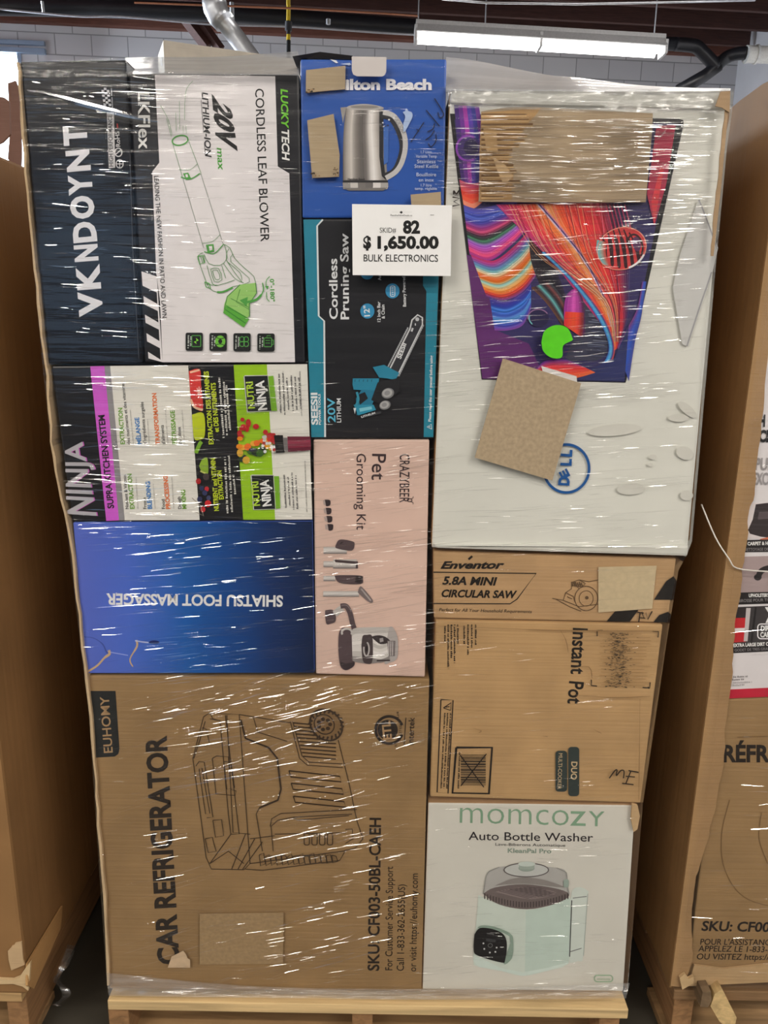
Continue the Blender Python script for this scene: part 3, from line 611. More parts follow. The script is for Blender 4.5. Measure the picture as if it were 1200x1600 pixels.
A.text('D', (888.5, 759), (889.5, 745), 15.5, BL, .05); A.text('L', (892, 728), (892.5, 717), 15.5, BL, .05); A.text('L', (892.7, 714), (893.5, 703), 15.5, BL, .05)
A.text('E', (890.5, 743.5), (884.5, 732), 12.5, BL, .05); A.build('blue ring mark')
A = Art(dl, 'side_picture'); G1 = (196, 196, 194)
A.poly([(1091, 312), (1096, 318), (1122, 387), (1112, 430), (1075, 541), (1066, 538), (1051, 450), (1062, 400)], G1); A.line([(1092, 312), (1107, 350), (1121, 390)], 2.2, (150, 150, 153)); A.line([(1112, 425), (1093, 480), (1073, 541)], 2.2, (152, 152, 155)); A.build()
A = Art(dl, 'stain'); G2 = (206, 205, 197)
for c, rx, ry, ro in (((986, 764), 22, 9, -3), ((960, 672), 42, 9, -5), ((1070, 708), 14, 10, 20), ((1073, 774), 10, 8, 0), ((1020, 714), 6, 4, 0), ((1016, 726), 4, 3, 0), ((1074, 640), 18, 7, 40), ((1060, 653), 16, 6, 0)): A.ell(c, rx, ry, G2, ro)
A.build()
A = Art(dl, 'pen_marks'); A.line([(707, 322), (718, 320), (709, 315), (718, 310), (707, 308)], 2.2, PEN); A.line([(709, 304), (709, 298), (713, 303), (718, 297), (718, 304)], 2.4, PEN, sm=3); A.build()
dl.patch('paper_scrap', [(846, 572), (901, 588), (902, 602), (850, 590)], gloss((226, 226, 224)), .0008)
KP = board((172, 153, 127), 'x')
tb_ = dl.patch('torn_board', [(752, 174), (790, 168), (831, 167), (1020, 177), (1019, 203), (1009, 316), (860, 316), (748, 315), (750, 240)], KP, .003, label='torn flat cardboard patch over the picture')
A = Art(dl, 'flutes')
rr = random.Random(3)
A.poly([(752, 176)]+ragged((845, 169), (800, 232), 6, 4)+ragged((796, 232), (800, 312), 6, 5)+[(750, 313), (749, 240)], (176, 140, 92))
for i in range(17):
    y = 177+i*8; x1 = 796+rr.uniform(-30, 24) if i > 4 else 842+rr.uniform(-25, 0)
    A.poly([(752, y), (x1, y+rr.uniform(-1, 2)), (x1, y+2.6), (752, y+3)], (120, 88, 50)); A.poly([(752, y+3.4), (x1, y+3.4), (x1, y+5.4), (752, y+5.6)], (204, 170, 120))
A.poly([(770, 245), (790, 258), (802, 275), (788, 290), (778, 270)], (196, 166, 124)); A.poly([(755, 200), (775, 196), (778, 240), (760, 236)], (190, 156, 108)); A.build('exposed corrugation where the liner is torn away', tb_)
dl.patch('taped_board', [(786, 560), (908, 599), (863, 751), (742, 715)], base_mat('grey_board', (160, 142, 116), .6, .35, .14, 170), .003, label='grey-brown cardboard patch taped at an angle')
bm = bmesh.new(); y = dl.Y-dl.k-.0006
P = smoothpts([(846, 535), (851, 517), (868, 508), (886, 512), (894, 527), (894, 532), (880, 540), (878, 558), (862, 559), (849, 549), (846, 535)], 4)[:-1]
bm.faces.new([bm.verts.new(W(*p, y)) for p in P]); 
o = obj('green_sticker', bm, base_mat('green_sticker', (84, 196, 30), .4), dl.root); o['label'] = 'bright green round sticker with a bite out'; dl.k += 8e-4
for nm, P in (('torn_edge', ragged((1133, 172), (1121, 290), 8, 1.5)+ragged((1119, 300), (1111, 400), 6, 1.2)+[(1115, 400), (1127, 290), (1138, 172)]), ('scuffed_corner', [(1126, 143), (1141, 142), (1140, 176), (1128, 168), (1118, 166)])):
    dl.patch(nm, P, board((160, 134, 104)), .002)
# --- grooming kit carton
pt_ = Carton('tall pink carton with pet grooming tools printed, middle of the stack', [(489.5, 687), (671, 687), (664, 1058), (493.5, 1053)], .45, gloss((218, 188, 174), .45), Y=.002)
A = Art(pt_, 'lettering', scale=4.324, off=(480, 690)); PT = (58, 44, 48)
A.text('Pet', (440, 82), (436, 258), 92, PT, .006); A.text('Grooming Kit', (334, 82), (334, 596), 62, PT, .002)
A.text('CRAZYBEER', (626, 84), (624, 412), 64, PT, .004, p3=(692, 84), p2=(688, 412))
A.ring((692, 396), 16, 10, 5, PT); A.line([(700, 388), (716, 380), (716, 370)], 4, PT); A.line([(700, 404), (716, 412), (714, 424)], 4, PT); A.build()
A = Art(pt_, 'tool_picture', scale=4.324, off=(480, 690)); PD = (84, 70, 74); SV = (190, 186, 182); SV2 = (214, 210, 206); SVD = (140, 134, 132)
for i in range(4): A.poly(smoothpts([(118+i*6, 392+i*55), (150+i*7, 394+i*55), (158+i*6, 410+i*55), (152+i*6, 432+i*55), (126+i*6, 434+i*55), (118+i*6, 392+i*55)], 4), (52, 42, 46)); A.poly([(108+i*4, 396+i*55), (120+i*6, 396+i*55), (126+i*6, 430+i*55), (112+i*4, 428+i*55)], (176, 160, 154))
def rodpic(x0, x1, y, h):
    A.strips([(x0, y), ((x0+x1)/2, y), (x1, y)], [(x0, y+h), ((x0+x1)/2, y+h), (x1, y+h)], [SV, SV2, SV2, SV, SVD], 4)
rodpic(110, 268, 712, 46); A.poly(smoothpts([(192, 700), (220, 662), (300, 672), (320, 690), (300, 736), (200, 722), (192, 700)], 5), PD); A.line([(222, 690), (240, 680)], 8, (50, 40, 44))
rodpic(110, 175, 808, 40); rodpic(175, 335, 796, 62); A.poly([(185, 797), (335, 810), (338, 828), (190, 815)], (70, 58, 60)); A.rrect(328, 808, 343, 858, 5, (80, 70, 72))
rodpic(110, 190, 906, 36); A.poly(smoothpts([(184, 905), (230, 902), (360, 905), (376, 925), (362, 962), (220, 955), (184, 905)], 4), PD); A.poly([(330, 908), (372, 908), (376, 925), (362, 960), (322, 950)], (48, 40, 44))
rodpic(108, 350, 1010, 38); A.poly(smoothpts([(342, 1020), (352, 985), (372, 984), (440, 1066), (438, 1088), (410, 1080), (342, 1020)], 4), (120, 108, 108)); A.line([(365, 995), (430, 1075)], 10, (168, 160, 158))
A.poly(smoothpts([(120, 1140), (170, 1136), (192, 1170), (190, 1215), (160, 1230), (128, 1228), (120, 1140)], 4), PD)
A.line([(185, 1165), (215, 1140), (240, 1125)], 44, SV, sm=5); A.line([(225, 1112), (262, 1112), (290, 1160), (305, 1225), (318, 1262)], 34, PD, sm=6); A.line([(232, 1106), (270, 1108), (298, 1150)], 5, (140, 128, 130), sm=5)
A.poly(smoothpts([(210, 1400), (214, 1300), (236, 1260), (270, 1262), (320, 1290), (322, 1480), (310, 1520), (260, 1545), (222, 1510), (210, 1400)], 5), PD)
A.poly(smoothpts([(225, 1480), (260, 1500), (318, 1485), (312, 1520), (262, 1542), (225, 1510), (225, 1480)], 4), (60, 50, 54)); A.ring((268, 1290), 34, 26, 14, SV, 0, 150, 390)
A.strips([(300, 1290), (320, 1262), (420, 1254), (560, 1254)], [(306, 1480), (340, 1492), (430, 1500), (560, 1480)], [SV, SV2, (226, 222, 218), SV2, SV, SVD], 6)
A.poly(smoothpts([(555, 1252), (580, 1256), (612, 1330), (608, 1460), (560, 1492), (520, 1490), (540, 1330), (555, 1252)], 4), (176, 170, 168))
A.poly(smoothpts([(366, 1380), (374, 1316), (400, 1306), (440, 1320), (440, 1480), (410, 1502), (376, 1480), (366, 1380)], 5), (70, 60, 62)); A.ring((400, 1402), 18, 46, 10, (186, 182, 180), 0, -80, 200); A.ell((402, 1400), 9, 20, (40, 34, 36))
A.poly(smoothpts([(432, 1318), (480, 1308), (530, 1320), (560, 1352), (500, 1370), (460, 1345), (432, 1318)], 4), (56, 48, 50)); A.poly([(488, 1330), (512, 1325), (516, 1350), (492, 1356)], (160, 156, 156))
A.strips([(446, 1360), (490, 1378), (545, 1360)], [(446, 1490), (500, 1494), (560, 1470)], [SV, SV2, (228, 224, 222), SV2, SVD], 6); A.poly([(540, 1345), (596, 1345), (592, 1450), (548, 1450)], (120, 112, 112))
for i in range(3): A.line([(552+i*13, 1350), (550+i*13, 1446)], 4, (220, 216, 214))
A.line([(470, 1480), (560, 1478)], 10, (60, 52, 54)); A.build()
# --- foot massager carton
sh = Carton('blue carton with upside-down white lettering, left middle of the stack', [(114, 816), (488, 814), (491.5, 1051.5), (134, 1052)], .95, gloss((70, 100, 190)), Y=.0)
m = bpy.data.materials.new('blue_print'); m.use_nodes = True; nt = m.node_tree; N = nt.nodes; L = nt.links; p = N['Principled BSDF']; p.inputs['Roughness'].default_value = .38
tc = N.new('ShaderNodeTexCoord'); sx = N.new('ShaderNodeSeparateXYZ'); L.new(tc.outputs['Generated'], sx.inputs[0]); nz = N.new('ShaderNodeTexNoise'); nz.inputs['Scale'].default_value = 2; L.new(tc.outputs['Generated'], nz.inputs['Vector'])
ma = N.new('ShaderNodeMath'); ma.operation = 'MULTIPLY_ADD'; ma.inputs[1].default_value = .12; L.new(nz.outputs['Fac'], ma.inputs[0]); L.new(sx.outputs[0], ma.inputs[2])
mb = N.new('ShaderNodeMath'); mb.operation = 'SUBTRACT'; mb.inputs[1].default_value = .06; L.new(ma.outputs[0], mb.inputs[0])
r = N.new('ShaderNodeValToRGB'); L.new(mb.outputs[0], r.inputs[0]); e = r.color_ramp.elements
e[0].position = .0; e[0].color = (*s2l((92, 112, 208)), 1); e[1].position = 1; e[1].color = (*s2l((14, 34, 72)), 1)
for po, c in ((.22, (78, 112, 210)), (.45, (30, 98, 180)), (.62, (16, 76, 150)), (.8, (18, 52, 108))): k = r.color_ramp.elements.new(po); k.color = (*s2l(c), 1)
L.new(r.outputs[0], p.inputs['Base Color'])
A = Art(sh, 'front_print'); A.poly([(114.6, 816.6), (487.6, 814.6), (491, 1051), (134.6, 1051.5)], m); A.build()
A = Art(sh, 'lettering'); A.text('SHIATSU FOOT MASSAGER', (442, 931), (166, 928), 16.5, WHITE, .03); A.build()
A = Art(sh, 'damage'); KC = (200, 170, 130)
A.line([(131, 995), (146, 997), (160, 1006), (166, 1018), (170, 1022)], [1, 2, 1], (60, 80, 160), sm=3); A.line([(170, 1016), (171, 1022), (163, 1028), (152, 1040), (136, 1050)], [4, 3, 1], KC, sm=4); A.line([(213, 1000), (214, 1010), (203, 1030), (208, 1042)], [3, 2, 1], KC, sm=4); A.line([(211, 1001), (222, 1003), (232, 1004)], 2, (180, 190, 225)); A.ell((241, 1003.5), 8, 3, (24, 40, 100)); A.line([(172, 1019), (200, 1024)], 1.4, (150, 165, 225)); A.build('torn and creased patch')
# --- kitchen system carton
nj = Carton('black, white and lime printed kitchen appliance carton, left side of the stack', [(80, 572), (481, 568), (489, 812), (113, 815)], .9, gloss((24, 24, 28)), Y=-.001)
A = Art(nj, 'panel_print'); MAG = (206, 92, 206); NW = (224, 222, 214); LIME = (150, 196, 30)
A.poly([(141, 572.5), (163, 572), (186, 813), (166, 814)], MAG); A.poly([(163, 572), (173, 571.8), (195, 813), (186, 813)], (140, 138, 140))
A.poly([(172, 571.8), (294, 571), (312, 812.5), (195, 813)], NW); A.poly([(365, 570), (417, 569.5), (430, 812), (380, 812)], LIME); A.poly([(417, 569.5), (480, 569), (488, 811.5), (430, 812)], NW); A.build()
A = Art(nj, 'lettering')
for d, c in ((1.8, (190, 90, 180)), (0, (176, 174, 180))):
    A.text('NINJA', (150+d, 806), (128+d, 690), 40, c, .02, p3=(105+d, 803), p2=(102+d, 691))
NB = (30, 28, 30)
A.text('SUPRA KITCHEN SYSTEM', (178, 794), (163, 648), 9.5, NB, .03)
GR, BLU, ORG = (108, 160, 50), (40, 120, 190), (224, 110, 40)
for s, a, b, h, c, bo in (('EXTRACTION', (195, 694), (191, 637), 6.5, GR, .03), ('des nutriments et des vitamines', (203.5, 694), (194, 597), 5, NB, .01), ('MÉLANGE', (221, 694), (217, 652), 6.5, BLU, .03), ("d'ingrédients surgelés", (229, 694), (224, 628), 5, NB, .01), ('TRANSFORMATION', (250, 694), (244, 614), 6.5, ORG, .03), ("d'aliments", (258, 694), (255.5, 664), 5, NB, .01), ('PÉTRISSAGE', (276, 694), (272.5, 641), 6.5, GR, .03), ('de pâtes', (284, 694), (282, 667), 5, NB, .01),
                          ('Nutrient & Vitamin', (201, 795), (197, 742), 5, NB, .01), ('EXTRACTION', (210, 795), (205.5, 740), 6.5, GR, .03), ('Frozen', (229, 795), (228, 777), 5, NB, .01), ('BLENDING', (237.5, 795), (234, 752), 6.5, BLU, .03), ('Food', (258, 795), (257, 780), 5, NB, .01), ('PROCESSING', (266, 795), (261.5, 743), 6.5, ORG, .03), ('Dough', (283.5, 795), (282, 776), 5, NB, .01), ('MIXING', (291.5, 795), (289, 765), 6.5, GR, .03),
                          ('EXTRACTION DES VITAMINES', (333.5, 694), (325.5, 580), 7, (196, 214, 50), .03), ('et DES NUTRIMENTS', (342, 675), (336.5, 598), 7, (196, 214, 50), .03), ('NUTRIENT and VITAMIN', (342, 798), (336, 716), 7, (196, 214, 50), .03), ('EXTRACTION', (349.5, 780), (346, 735), 7, (196, 214, 50), .03)):
    A.text(s, a, b, h, c, bo)
for x0, y0, x1, y1 in ((209, 694, 204, 640), (234, 694, 231, 655), (263, 694, 259, 640), (289, 694, 285, 640), (216, 795, 213, 745), (243, 795, 240, 755), (272, 795, 269, 745)): A.dashes((x0, y0), (x1, y1), 1.5, (170, 168, 164))
for x0, y0, x1, y1 in ((351, 684, 344, 590), (356, 680, 351, 596), (361, 672, 355, 602), (357, 802, 353, 714), (364, 800, 359, 712), (369, 772, 366, 742)): A.dashes((x0, y0), (x1, y1), 3.6, (214, 212, 206))
for i, (x, y0, y1) in enumerate(((440, 645, 584), (446, 648, 580), (452, 640, 590), (459, 642, 586), (465, 640, 588), (471, 638, 590), (472, 650, 580), (448, 793, 742), (454, 790, 745), (460, 796, 738), (466, 795, 742), (480, 800, 720))): A.dashes((x, y0), (x-3, y1), 2.6 if i not in (6, 11) else 1.3, (90, 88, 90), i)
A.build()
A = Art(nj, 'badge')
for q, t1, t2, g in (([(382, 588), (418, 587), (424, 642), (387, 643)], [(398, 638), (394.5, 596)], [(417, 640), (412, 594)], [(419, 588), (427, 587), (433, 642), (424, 642)]), ([(393, 743), (427, 743), (430, 795), (397, 796)], [(406, 790), (403, 752)], [(424, 790), (419, 749)], [(428, 744), (436, 744), (438, 794), (431, 795)])):
    A.loop(q, 3, (200, 200, 196)); A.poly(q, (22, 26, 30)); A.text('NUTRI', *t1, 10, (176, 208, 60), .03); A.text('NINJA', *t2, 13, (236, 236, 236), .035); A.poly(g, (120, 176, 40)); A.dashes((g[3][0]-1, g[3][1]-3), (g[0][0]-1, g[0][1]+3), 2, (40, 60, 20))
A.build('black badges with lime and white lettering')
A = Art(nj, 'fruit_picture')
A.poly(smoothpts([(295, 580), (312, 577), (314, 600), (317, 640), (304, 636), (298, 620), (295, 580)], 4), (214, 60, 56)); A.line([(298, 624), (304, 636), (317, 640.5)], 3.5, (236, 190, 160), sm=4); A.line([(297, 582), (312, 578)], 3, (236, 190, 160))
for k in range(8): a = k*PI/4; A.line([(311, 612), (311+5*math.cos(a), 612+8*math.sin(a))], 1.2, (240, 190, 180))
A.poly(smoothpts([(300, 648), (318, 646), (320, 680), (312, 687), (303, 684), (300, 648)], 4), (186, 200, 30)); A.line([(306, 708), (312, 694), (315, 690)], 6, (120, 170, 40), sm=4)
A.poly(smoothpts([(311, 728), (316, 718), (324, 716), (325, 740), (316, 738), (311, 728)], 4), (140, 176, 50)); A.line([(313, 736), (324, 741)], 2.4, (200, 206, 110))
rr = random.Random(2)
for c, x, y, r_ in (((170, 30, 36), 310, 752, 4), ((40, 50, 90), 315, 763, 3.5), ((190, 40, 50), 323, 764, 3.5), ((50, 56, 96), 320, 770, 4), ((60, 66, 100), 326, 778, 3.5), ((196, 40, 44), 325, 787, 5), ((196, 40, 44), 317, 796, 4), ((44, 48, 84), 312, 780, 4), ((70, 60, 60), 322, 745, 5)): A.ell((x, y), r_, r_*1.1, c)
for i in range(46):
    t = rr.random(); x = 373+t*56; sp = 34*(1-t)+9; y = 694-4*t+rr.uniform(-sp, sp*.95); d = (y-690)/sp
    c = rr.choice(((180, 30, 36), (206, 50, 44))) if d < -.2 else rr.choice(((240, 140, 30), (246, 170, 60), (236, 110, 40))) if d < .35 else rr.choice(((40, 54, 40), (60, 100, 40), (44, 44, 66), (220, 170, 60)))
    A.ell((x, y), rr.uniform(3, 6), rr.uniform(3, 7), c)
for i in range(22): A.ell((410+rr.uniform(0, 26), 690+rr.uniform(-12, 16)), 2.5, 2.5, rr.choice(((236, 230, 226), (200, 200, 196), (180, 60, 60), (226, 226, 230))))
A.poly([(428, 680), (442, 680), (445, 707), (431, 708)], (24, 22, 24)); A.poly([(442, 684), (449, 684), (450, 704), (444, 704)], (120, 116, 116)); A.strips([(449, 682), (468, 682), (485, 682)], [(450, 706), (468, 705), (486, 703)], [(110, 34, 56), (150, 56, 80), (136, 44, 68), (100, 30, 50)], 4)
A.line([(306, 800), (318, 806), (313, 790), (300, 778)], 1.2, (150, 140, 130)); A.build()
# --- leaf blower carton
lb = Carton('white and black carton with green leaf blower drawing, top left of the stack', [(200, 113), (467, 115), (476.5, 567), (226, 566)], .42, gloss((26, 26, 32)), Y=.003)
A = Art(lb, 'panel_print'); LW = (226, 222, 224)
A.poly([(242, 117), (430, 119), (434, 260), (452, 271), (461, 566), (254, 566), (250, 470), (244, 425), (238, 268), (249, 254)], LW)
A.poly([(221, 424), (245, 432), (254, 566), (232, 560)], LW)
for i in range(4):
    y = 446+i*29; A.poly([(222+i*2.4, y), (245+i*1.6, y+11), (246+i*1.6, y+29), (223+i*2.4, y+16)], (22, 22, 26))
A.build()
A = Art(lb, 'lettering', scale=3.48, off=(240, 110))
A.text('CORDLESS LEAF BLOWER', (552, 100), (583, 932), 46, BLACK, .006); A.text('LUCKY', (692, 100), (697, 318), 36, (110, 196, 50), .03, .2); A.text('TECH', (697, 322), (700, 492), 38, WHITE, .03, .2)
A.text('20V', (322, 132), (352, 438), 80, BLACK, .05, .25, p3=(415, 185), p2=(450, 440)); A.text('max', (344, 420), (352, 544), 34, (70, 160, 50), .015, .2); A.text('LITHIUM-ION', (262, 118), (282, 474), 32, (34, 34, 38), .02, .2); A.line([(258, 160), (272, 340)], 2.4, (50, 50, 54)); A.line([(276, 390), (280, 460)], 2.4, (50, 50, 54))
A.text('LEADING THE NEW FASHION IN PATIO AND LAWN', (2, 574), (48, 1346), 24, (34, 34, 38), .005); A.text('0°-180°', (632, 1134), (636, 1258), 22, (70, 160, 50), .02)
A.text('LKFlex', (-84, 116), (-80, 428), 54, WHITE, .02, p3=(-26, 116), p2=(-16, 428)); A.build()
A = Art(lb, 'blower_drawing', scale=3.48, off=(240, 110)); GN = (80, 160, 70); GD = (58, 130, 52)
A.ring((144, 380), 43, 26, 7, GN, -12); A.line([(102, 392), (160, 590)], 2, GD); A.line([(186, 372), (258, 560)], 2, GD); A.line([(160, 590), (272, 965)], 2, (90, 110, 90)); A.line([(256, 560), (378, 945)], 2, (90, 110, 90))
A.line([(148, 580), (200, 590), (252, 560)], 6, GN, sm=5); A.line([(138, 540), (200, 538), (238, 508)], 2, GD, sm=4); A.poly([(160, 560), (188, 556), (206, 592), (176, 596)], GN); A.poly([(172, 566), (184, 564), (188, 580), (176, 582)], LW)
A.line([(262, 940), (320, 930), (362, 892)], 2, GD, sm=4); A.line([(275, 985), (330, 995), (380, 945)], 5, GN, sm=5); A.poly([(284, 948), (326, 944), (330, 985), (294, 992)], GN); A.poly([(300, 956), (318, 954), (320, 976), (304, 980)], LW)
for P in ([(268, 990), (240, 1010), (250, 1050), (290, 1160), (310, 1190), (345, 1205), (400, 1200), (430, 1175)], [(380, 945), (415, 965), (440, 1020), (500, 1080), (545, 1120), (555, 1170)], [(275, 1000), (300, 1050), (360, 1060), (400, 1020), (385, 950)], [(290, 1060), (320, 1160), (350, 1168)], [(380, 1050), (440, 1130), (490, 1155)], [(400, 1040), (470, 1100), (480, 1140)], [(310, 1080), (352, 1075), (372, 1138), (330, 1148), (310, 1080)], [(320, 1090), (346, 1086), (362, 1130), (336, 1136), (320, 1090)], [(290, 1160), (350, 1168), (440, 1140)], [(370, 1060), (392, 1130)], [(430, 1000), (420, 1040), (520, 1130), (500, 1160), (430, 1175)], [(410, 968), (395, 1030), (480, 1150)], [(255, 1010), (268, 1050)], [(262, 1006), (276, 1046)]): A.line(P, 2.6, GD, sm=2)
for P in ([(240, 1010), (270, 1005), (278, 1045), (250, 1052)], [(278, 1150), (302, 1158), (310, 1185), (286, 1178)]): A.loop(P, 5, GN)
A.line([(345, 1205), (380, 1203), (430, 1180)], 10, GN, sm=4)
A.poly([(470, 1165), (555, 1155), (560, 1210), (525, 1260), (520, 1330), (490, 1395), (380, 1310), (385, 1270), (400, 1230)], (150, 200, 110)); A.poly([(395, 1275), (520, 1350), (490, 1398), (378, 1318)], (90, 170, 60)); A.line([(390, 1300), (500, 1375)], 5, GD); A.line([(400, 1285), (515, 1350)], 4, GD); A.line([(470, 1165), (400, 1230), (385, 1300)], 4, GD); A.line([(555, 1155), (560, 1210), (520, 1270), (522, 1340)], 4, GD); A.line([(470, 1190), (450, 1260), (520, 1300)], 3, GD); A.line([(420, 1240), (520, 1290)], 3, GD)
A.line([(592, 1155), (596, 1200), (560, 1245), (500, 1262)], [6, 13, 16], GN, sm=6); A.poly([(468, 1250), (512, 1232), (506, 1284)], GN)
A.line([(632, 1120), (614, 1140), (612, 1170), (618, 1190)], 4, GN, sm=4); A.poly([(606, 1172), (626, 1172), (618, 1192)], GN); A.line([(614, 1205), (616, 1240), (630, 1256)], 4, GN, sm=4)
for P in ([(213, 58), (180, 100), (170, 170), (168, 270)], [(140, 168), (142, 320)], [(38, 190), (80, 270), (100, 350)], [(120, 230), (124, 330)], [(70, 260), (96, 360)], [(160, 300), (160, 340)], [(176, 300), (178, 345)]): A.line(P, 2.4, (120, 160, 120), sm=4)
A.build()
A = Art(lb, 'feature_icons', scale=3.48, off=(240, 110))
for i in range(4):
    x = 174+i*130; A.rrect(x, 1426+i*1.5, x+94, 1524+i*1.5, 10, (24, 26, 26))
    c = (x+58, 1472+i*1.5)
    if i == 0: A.rrect(c[0]-24, c[1]-30, c[0]+24, c[1]+30, 5, GN, 4); A.poly([(c[0]+14, c[1]-4), (c[0]-2, c[1]-18), (c[0]+2, c[1]-2), (c[0]-14, c[1]+4), (c[0]+2, c[1]+16), (c[0]-2, c[1]+2)], (130, 210, 60))
    elif i == 1: A.ell(c, 28, 32, (110, 190, 60)); A.ell(c, 11, 12, (24, 26, 26)); A.line([(c[0]-24, c[1]-24), (c[0], c[1]-14), (c[0]+24, c[1]-20)], 4, (24, 26, 26), sm=4); A.line([(c[0]-24, c[1]+20), (c[0], c[1]+14), (c[0]+24, c[1]+22)], 4, (24, 26, 26), sm=4)
    elif i == 2:
        for a in (45, 135, 225, 315): A.ring((c[0]+16*math.cos(math.radians(a)), c[1]+18*math.sin(math.radians(a))), 13, 14, 4, GN)
        A.ell(c, 5, 5, GN)
    else: A.rrect(c[0]-22, c[1]-22, c[0]+20, c[1]+26, 6, GN, 4); A.line([(c[0]-14, c[1]-8), (c[0]+12, c[1]-8)], 3, GN); A.line([(c[0]-14, c[1]+6), (c[0]+12, c[1]+6)], 3, GN); A.line([(c[0]+20, c[1]-10), (c[0]+30, c[1]-10), (c[0]+30, c[1]+14), (c[0]+20, c[1]+14)], 4, GN); A.line([(c[0]-6, c[1]-22), (c[0]-6, c[1]-34), (c[0]+14, c[1]-34)], 3, GN)
    A.dashes((x+12, 1440+i*1.5), (x+10, 1512+i*1.5), 9, (190, 196, 190), i); A.dashes((x+26, 1446+i*1.5), (x+24, 1500+i*1.5), 8, (190, 196, 190), i+7)
A.build('black square icons with green symbols')
# --- tall black carton
vk = Carton('tall black carton with huge white vertical lettering, top left corner of the stack', [(31, 96), (197, 93), (222.5, 567), (76, 568.5)], .95, gloss((20, 21, 27), .22), Y=-.002)
A = Art(vk, 'lettering')
for i, (ch, a, b) in enumerate(zip('VKNDOYNT', ((159, 493), (156, 451), (152, 407), (150, 377), (146, 341), (143, 304), (140, 266), (135, 226)), ((156, 454), (153, 412), (150, 381), (147, 345), (144, 305), (141, 272), (137, 233), (133, 196)))): A.text(ch, a, b, 33, (226, 226, 232), .045)
A.build()
A = Art(vk, 'compliance_label')
A.poly([(167, 176), (178, 175), (180, 262), (170, 263)], (200, 198, 200)); A.text('HIGH PERFORMANCE', (177, 260), (175, 179), 6.5, (30, 30, 34), .015); A.text('RoHS', (188, 229), (186, 205), 6.5, (210, 208, 210), .01); A.ring((185, 238), 5.5, 6.5, 1.6, (210, 208, 210)); A.line([(181, 241), (189, 234)], 1.4, (210, 208, 210)); A.ring((187, 256), 5.5, 6.5, 1.4, (210, 208, 210)); A.line([(182, 256), (192, 256)], 1.2, (210, 208, 210)); A.line([(187, 250), (187, 262)], 1.2, (210, 208, 210))
for i in range(8):
    for j in range(3):
        if (i+j) % 2: A.poly([(158+j*4+i*.5, 137+i*3.6), (162+j*4+i*.5, 137+i*3.6), (162.5+j*4+i*.5, 140.6+i*3.6), (158.5+j*4+i*.5, 140.6+i*3.6)], (190, 190, 196))
A.line([(183, 193), (184, 200)], 2, (190, 60, 60)); A.dashes((177, 172), (175, 138), 2.6, (170, 170, 176)); A.line([(203, 240), (207, 380), (217, 560)], .8, (70, 72, 80)); A.build()
# --- kettle carton
hb = Carton('blue carton with steel kettle picture, top centre of the stack', [(469, 92), (698, 92), (693.5, 340.5), (472.5, 340.5)], .3, gloss((38, 84, 168)), Y=.001, bev=.003)
A = Art(hb, 'kettle_picture', scale=4.615, off=(460, 80))
A.poly([(332, 406), (375, 402), (350, 520)], (150, 146, 142))
A.strips([(372, 408), (356, 560), (350, 760), (350, 940)], [(640, 412), (640, 560), (660, 760), (672, 940)], ramp([(120, 114, 110), (176, 170, 164), (206, 200, 194), (150, 144, 138), (110, 104, 100), (96, 92, 90), (120, 114, 110), (214, 210, 206), (236, 232, 228), (190, 184, 178), (150, 144, 140), (130, 126, 122)], 40, 5), 6)
A.poly(smoothpts([(372, 410), (400, 392), (500, 380), (600, 392), (645, 412), (560, 424), (440, 424), (372, 410)], 4), (176, 172, 168)); A.ell((505, 402), 100, 12, (140, 136, 132))
A.poly([(612, 425), (648, 430), (642, 500), (640, 760), (660, 930), (630, 900), (612, 760)], (36, 36, 40))
A.line([(630, 460), (700, 480), (760, 580), (785, 690), (760, 800), (720, 870), (655, 905)], 52, (44, 44, 48), sm=6); A.line([(640, 440), (720, 470), (785, 580), (800, 690), (775, 800), (730, 870), (660, 915)], 36, (196, 194, 192), sm=6)
for i in range(5): A.loop([(715+i*14, 478+i*24), (745+i*12, 474+i*24), (752+i*12, 490+i*24), (725+i*14, 494+i*24)], 3, (90, 90, 92))
for i in range(14): A.ell((620+rr.uniform(0, 110), 470+rr.uniform(0, 120)), rr.uniform(4, 9), rr.uniform(4, 9), rr.choice(((220, 220, 222), (30, 30, 34), (90, 90, 94))))
A.poly([(642, 545), (680, 548), (676, 800), (645, 820)], (60, 104, 180)); A.poly([(350, 930), (672, 930), (676, 960), (350, 958)], (60, 58, 58)); A.strips([(348, 948), (350, 975), (352, 995)], [(676, 948), (676, 975), (670, 995)], [(150, 146, 142), (200, 196, 190), (120, 116, 112), (110, 106, 104), (220, 216, 212), (170, 166, 160)], 4); A.poly([(352, 985), (670, 985), (640, 1005), (390, 1005)], (120, 116, 112)); A.poly([(350, 936), (674, 936), (674, 944), (350, 944)], (36, 36, 38)); A.text('Hamilton Beach', (385, 930), (508, 930), 16, (50, 48, 48), .02)
A.build()
A = Art(hb, 'lettering', scale=4.615, off=(460, 80)); A.text('ilton Beach', (368, 276), (990, 276), 72, (228, 228, 234), .045)
for s, x0, x1, y, h in (('1.7 Litre', 912, 990, 736, 20), ('Variable Temp', 876, 1026, 768, 21), ('Stainless', 884, 1018, 808, 26), ('Steel Kettle', 866, 1038, 842, 26), ('Bouilloire', 880, 1022, 902, 26), ('en inox', 896, 1006, 940, 24), ('1.7 litre', 912, 990, 976, 20), ('temp. réglable', 868, 1028, 1000, 20)): A.text(s, (x0, y), (x1, y), h, (196, 206, 226), .006)
A.build()
A = Art(hb, 'pen_marks', scale=4.615, off=(460, 80))
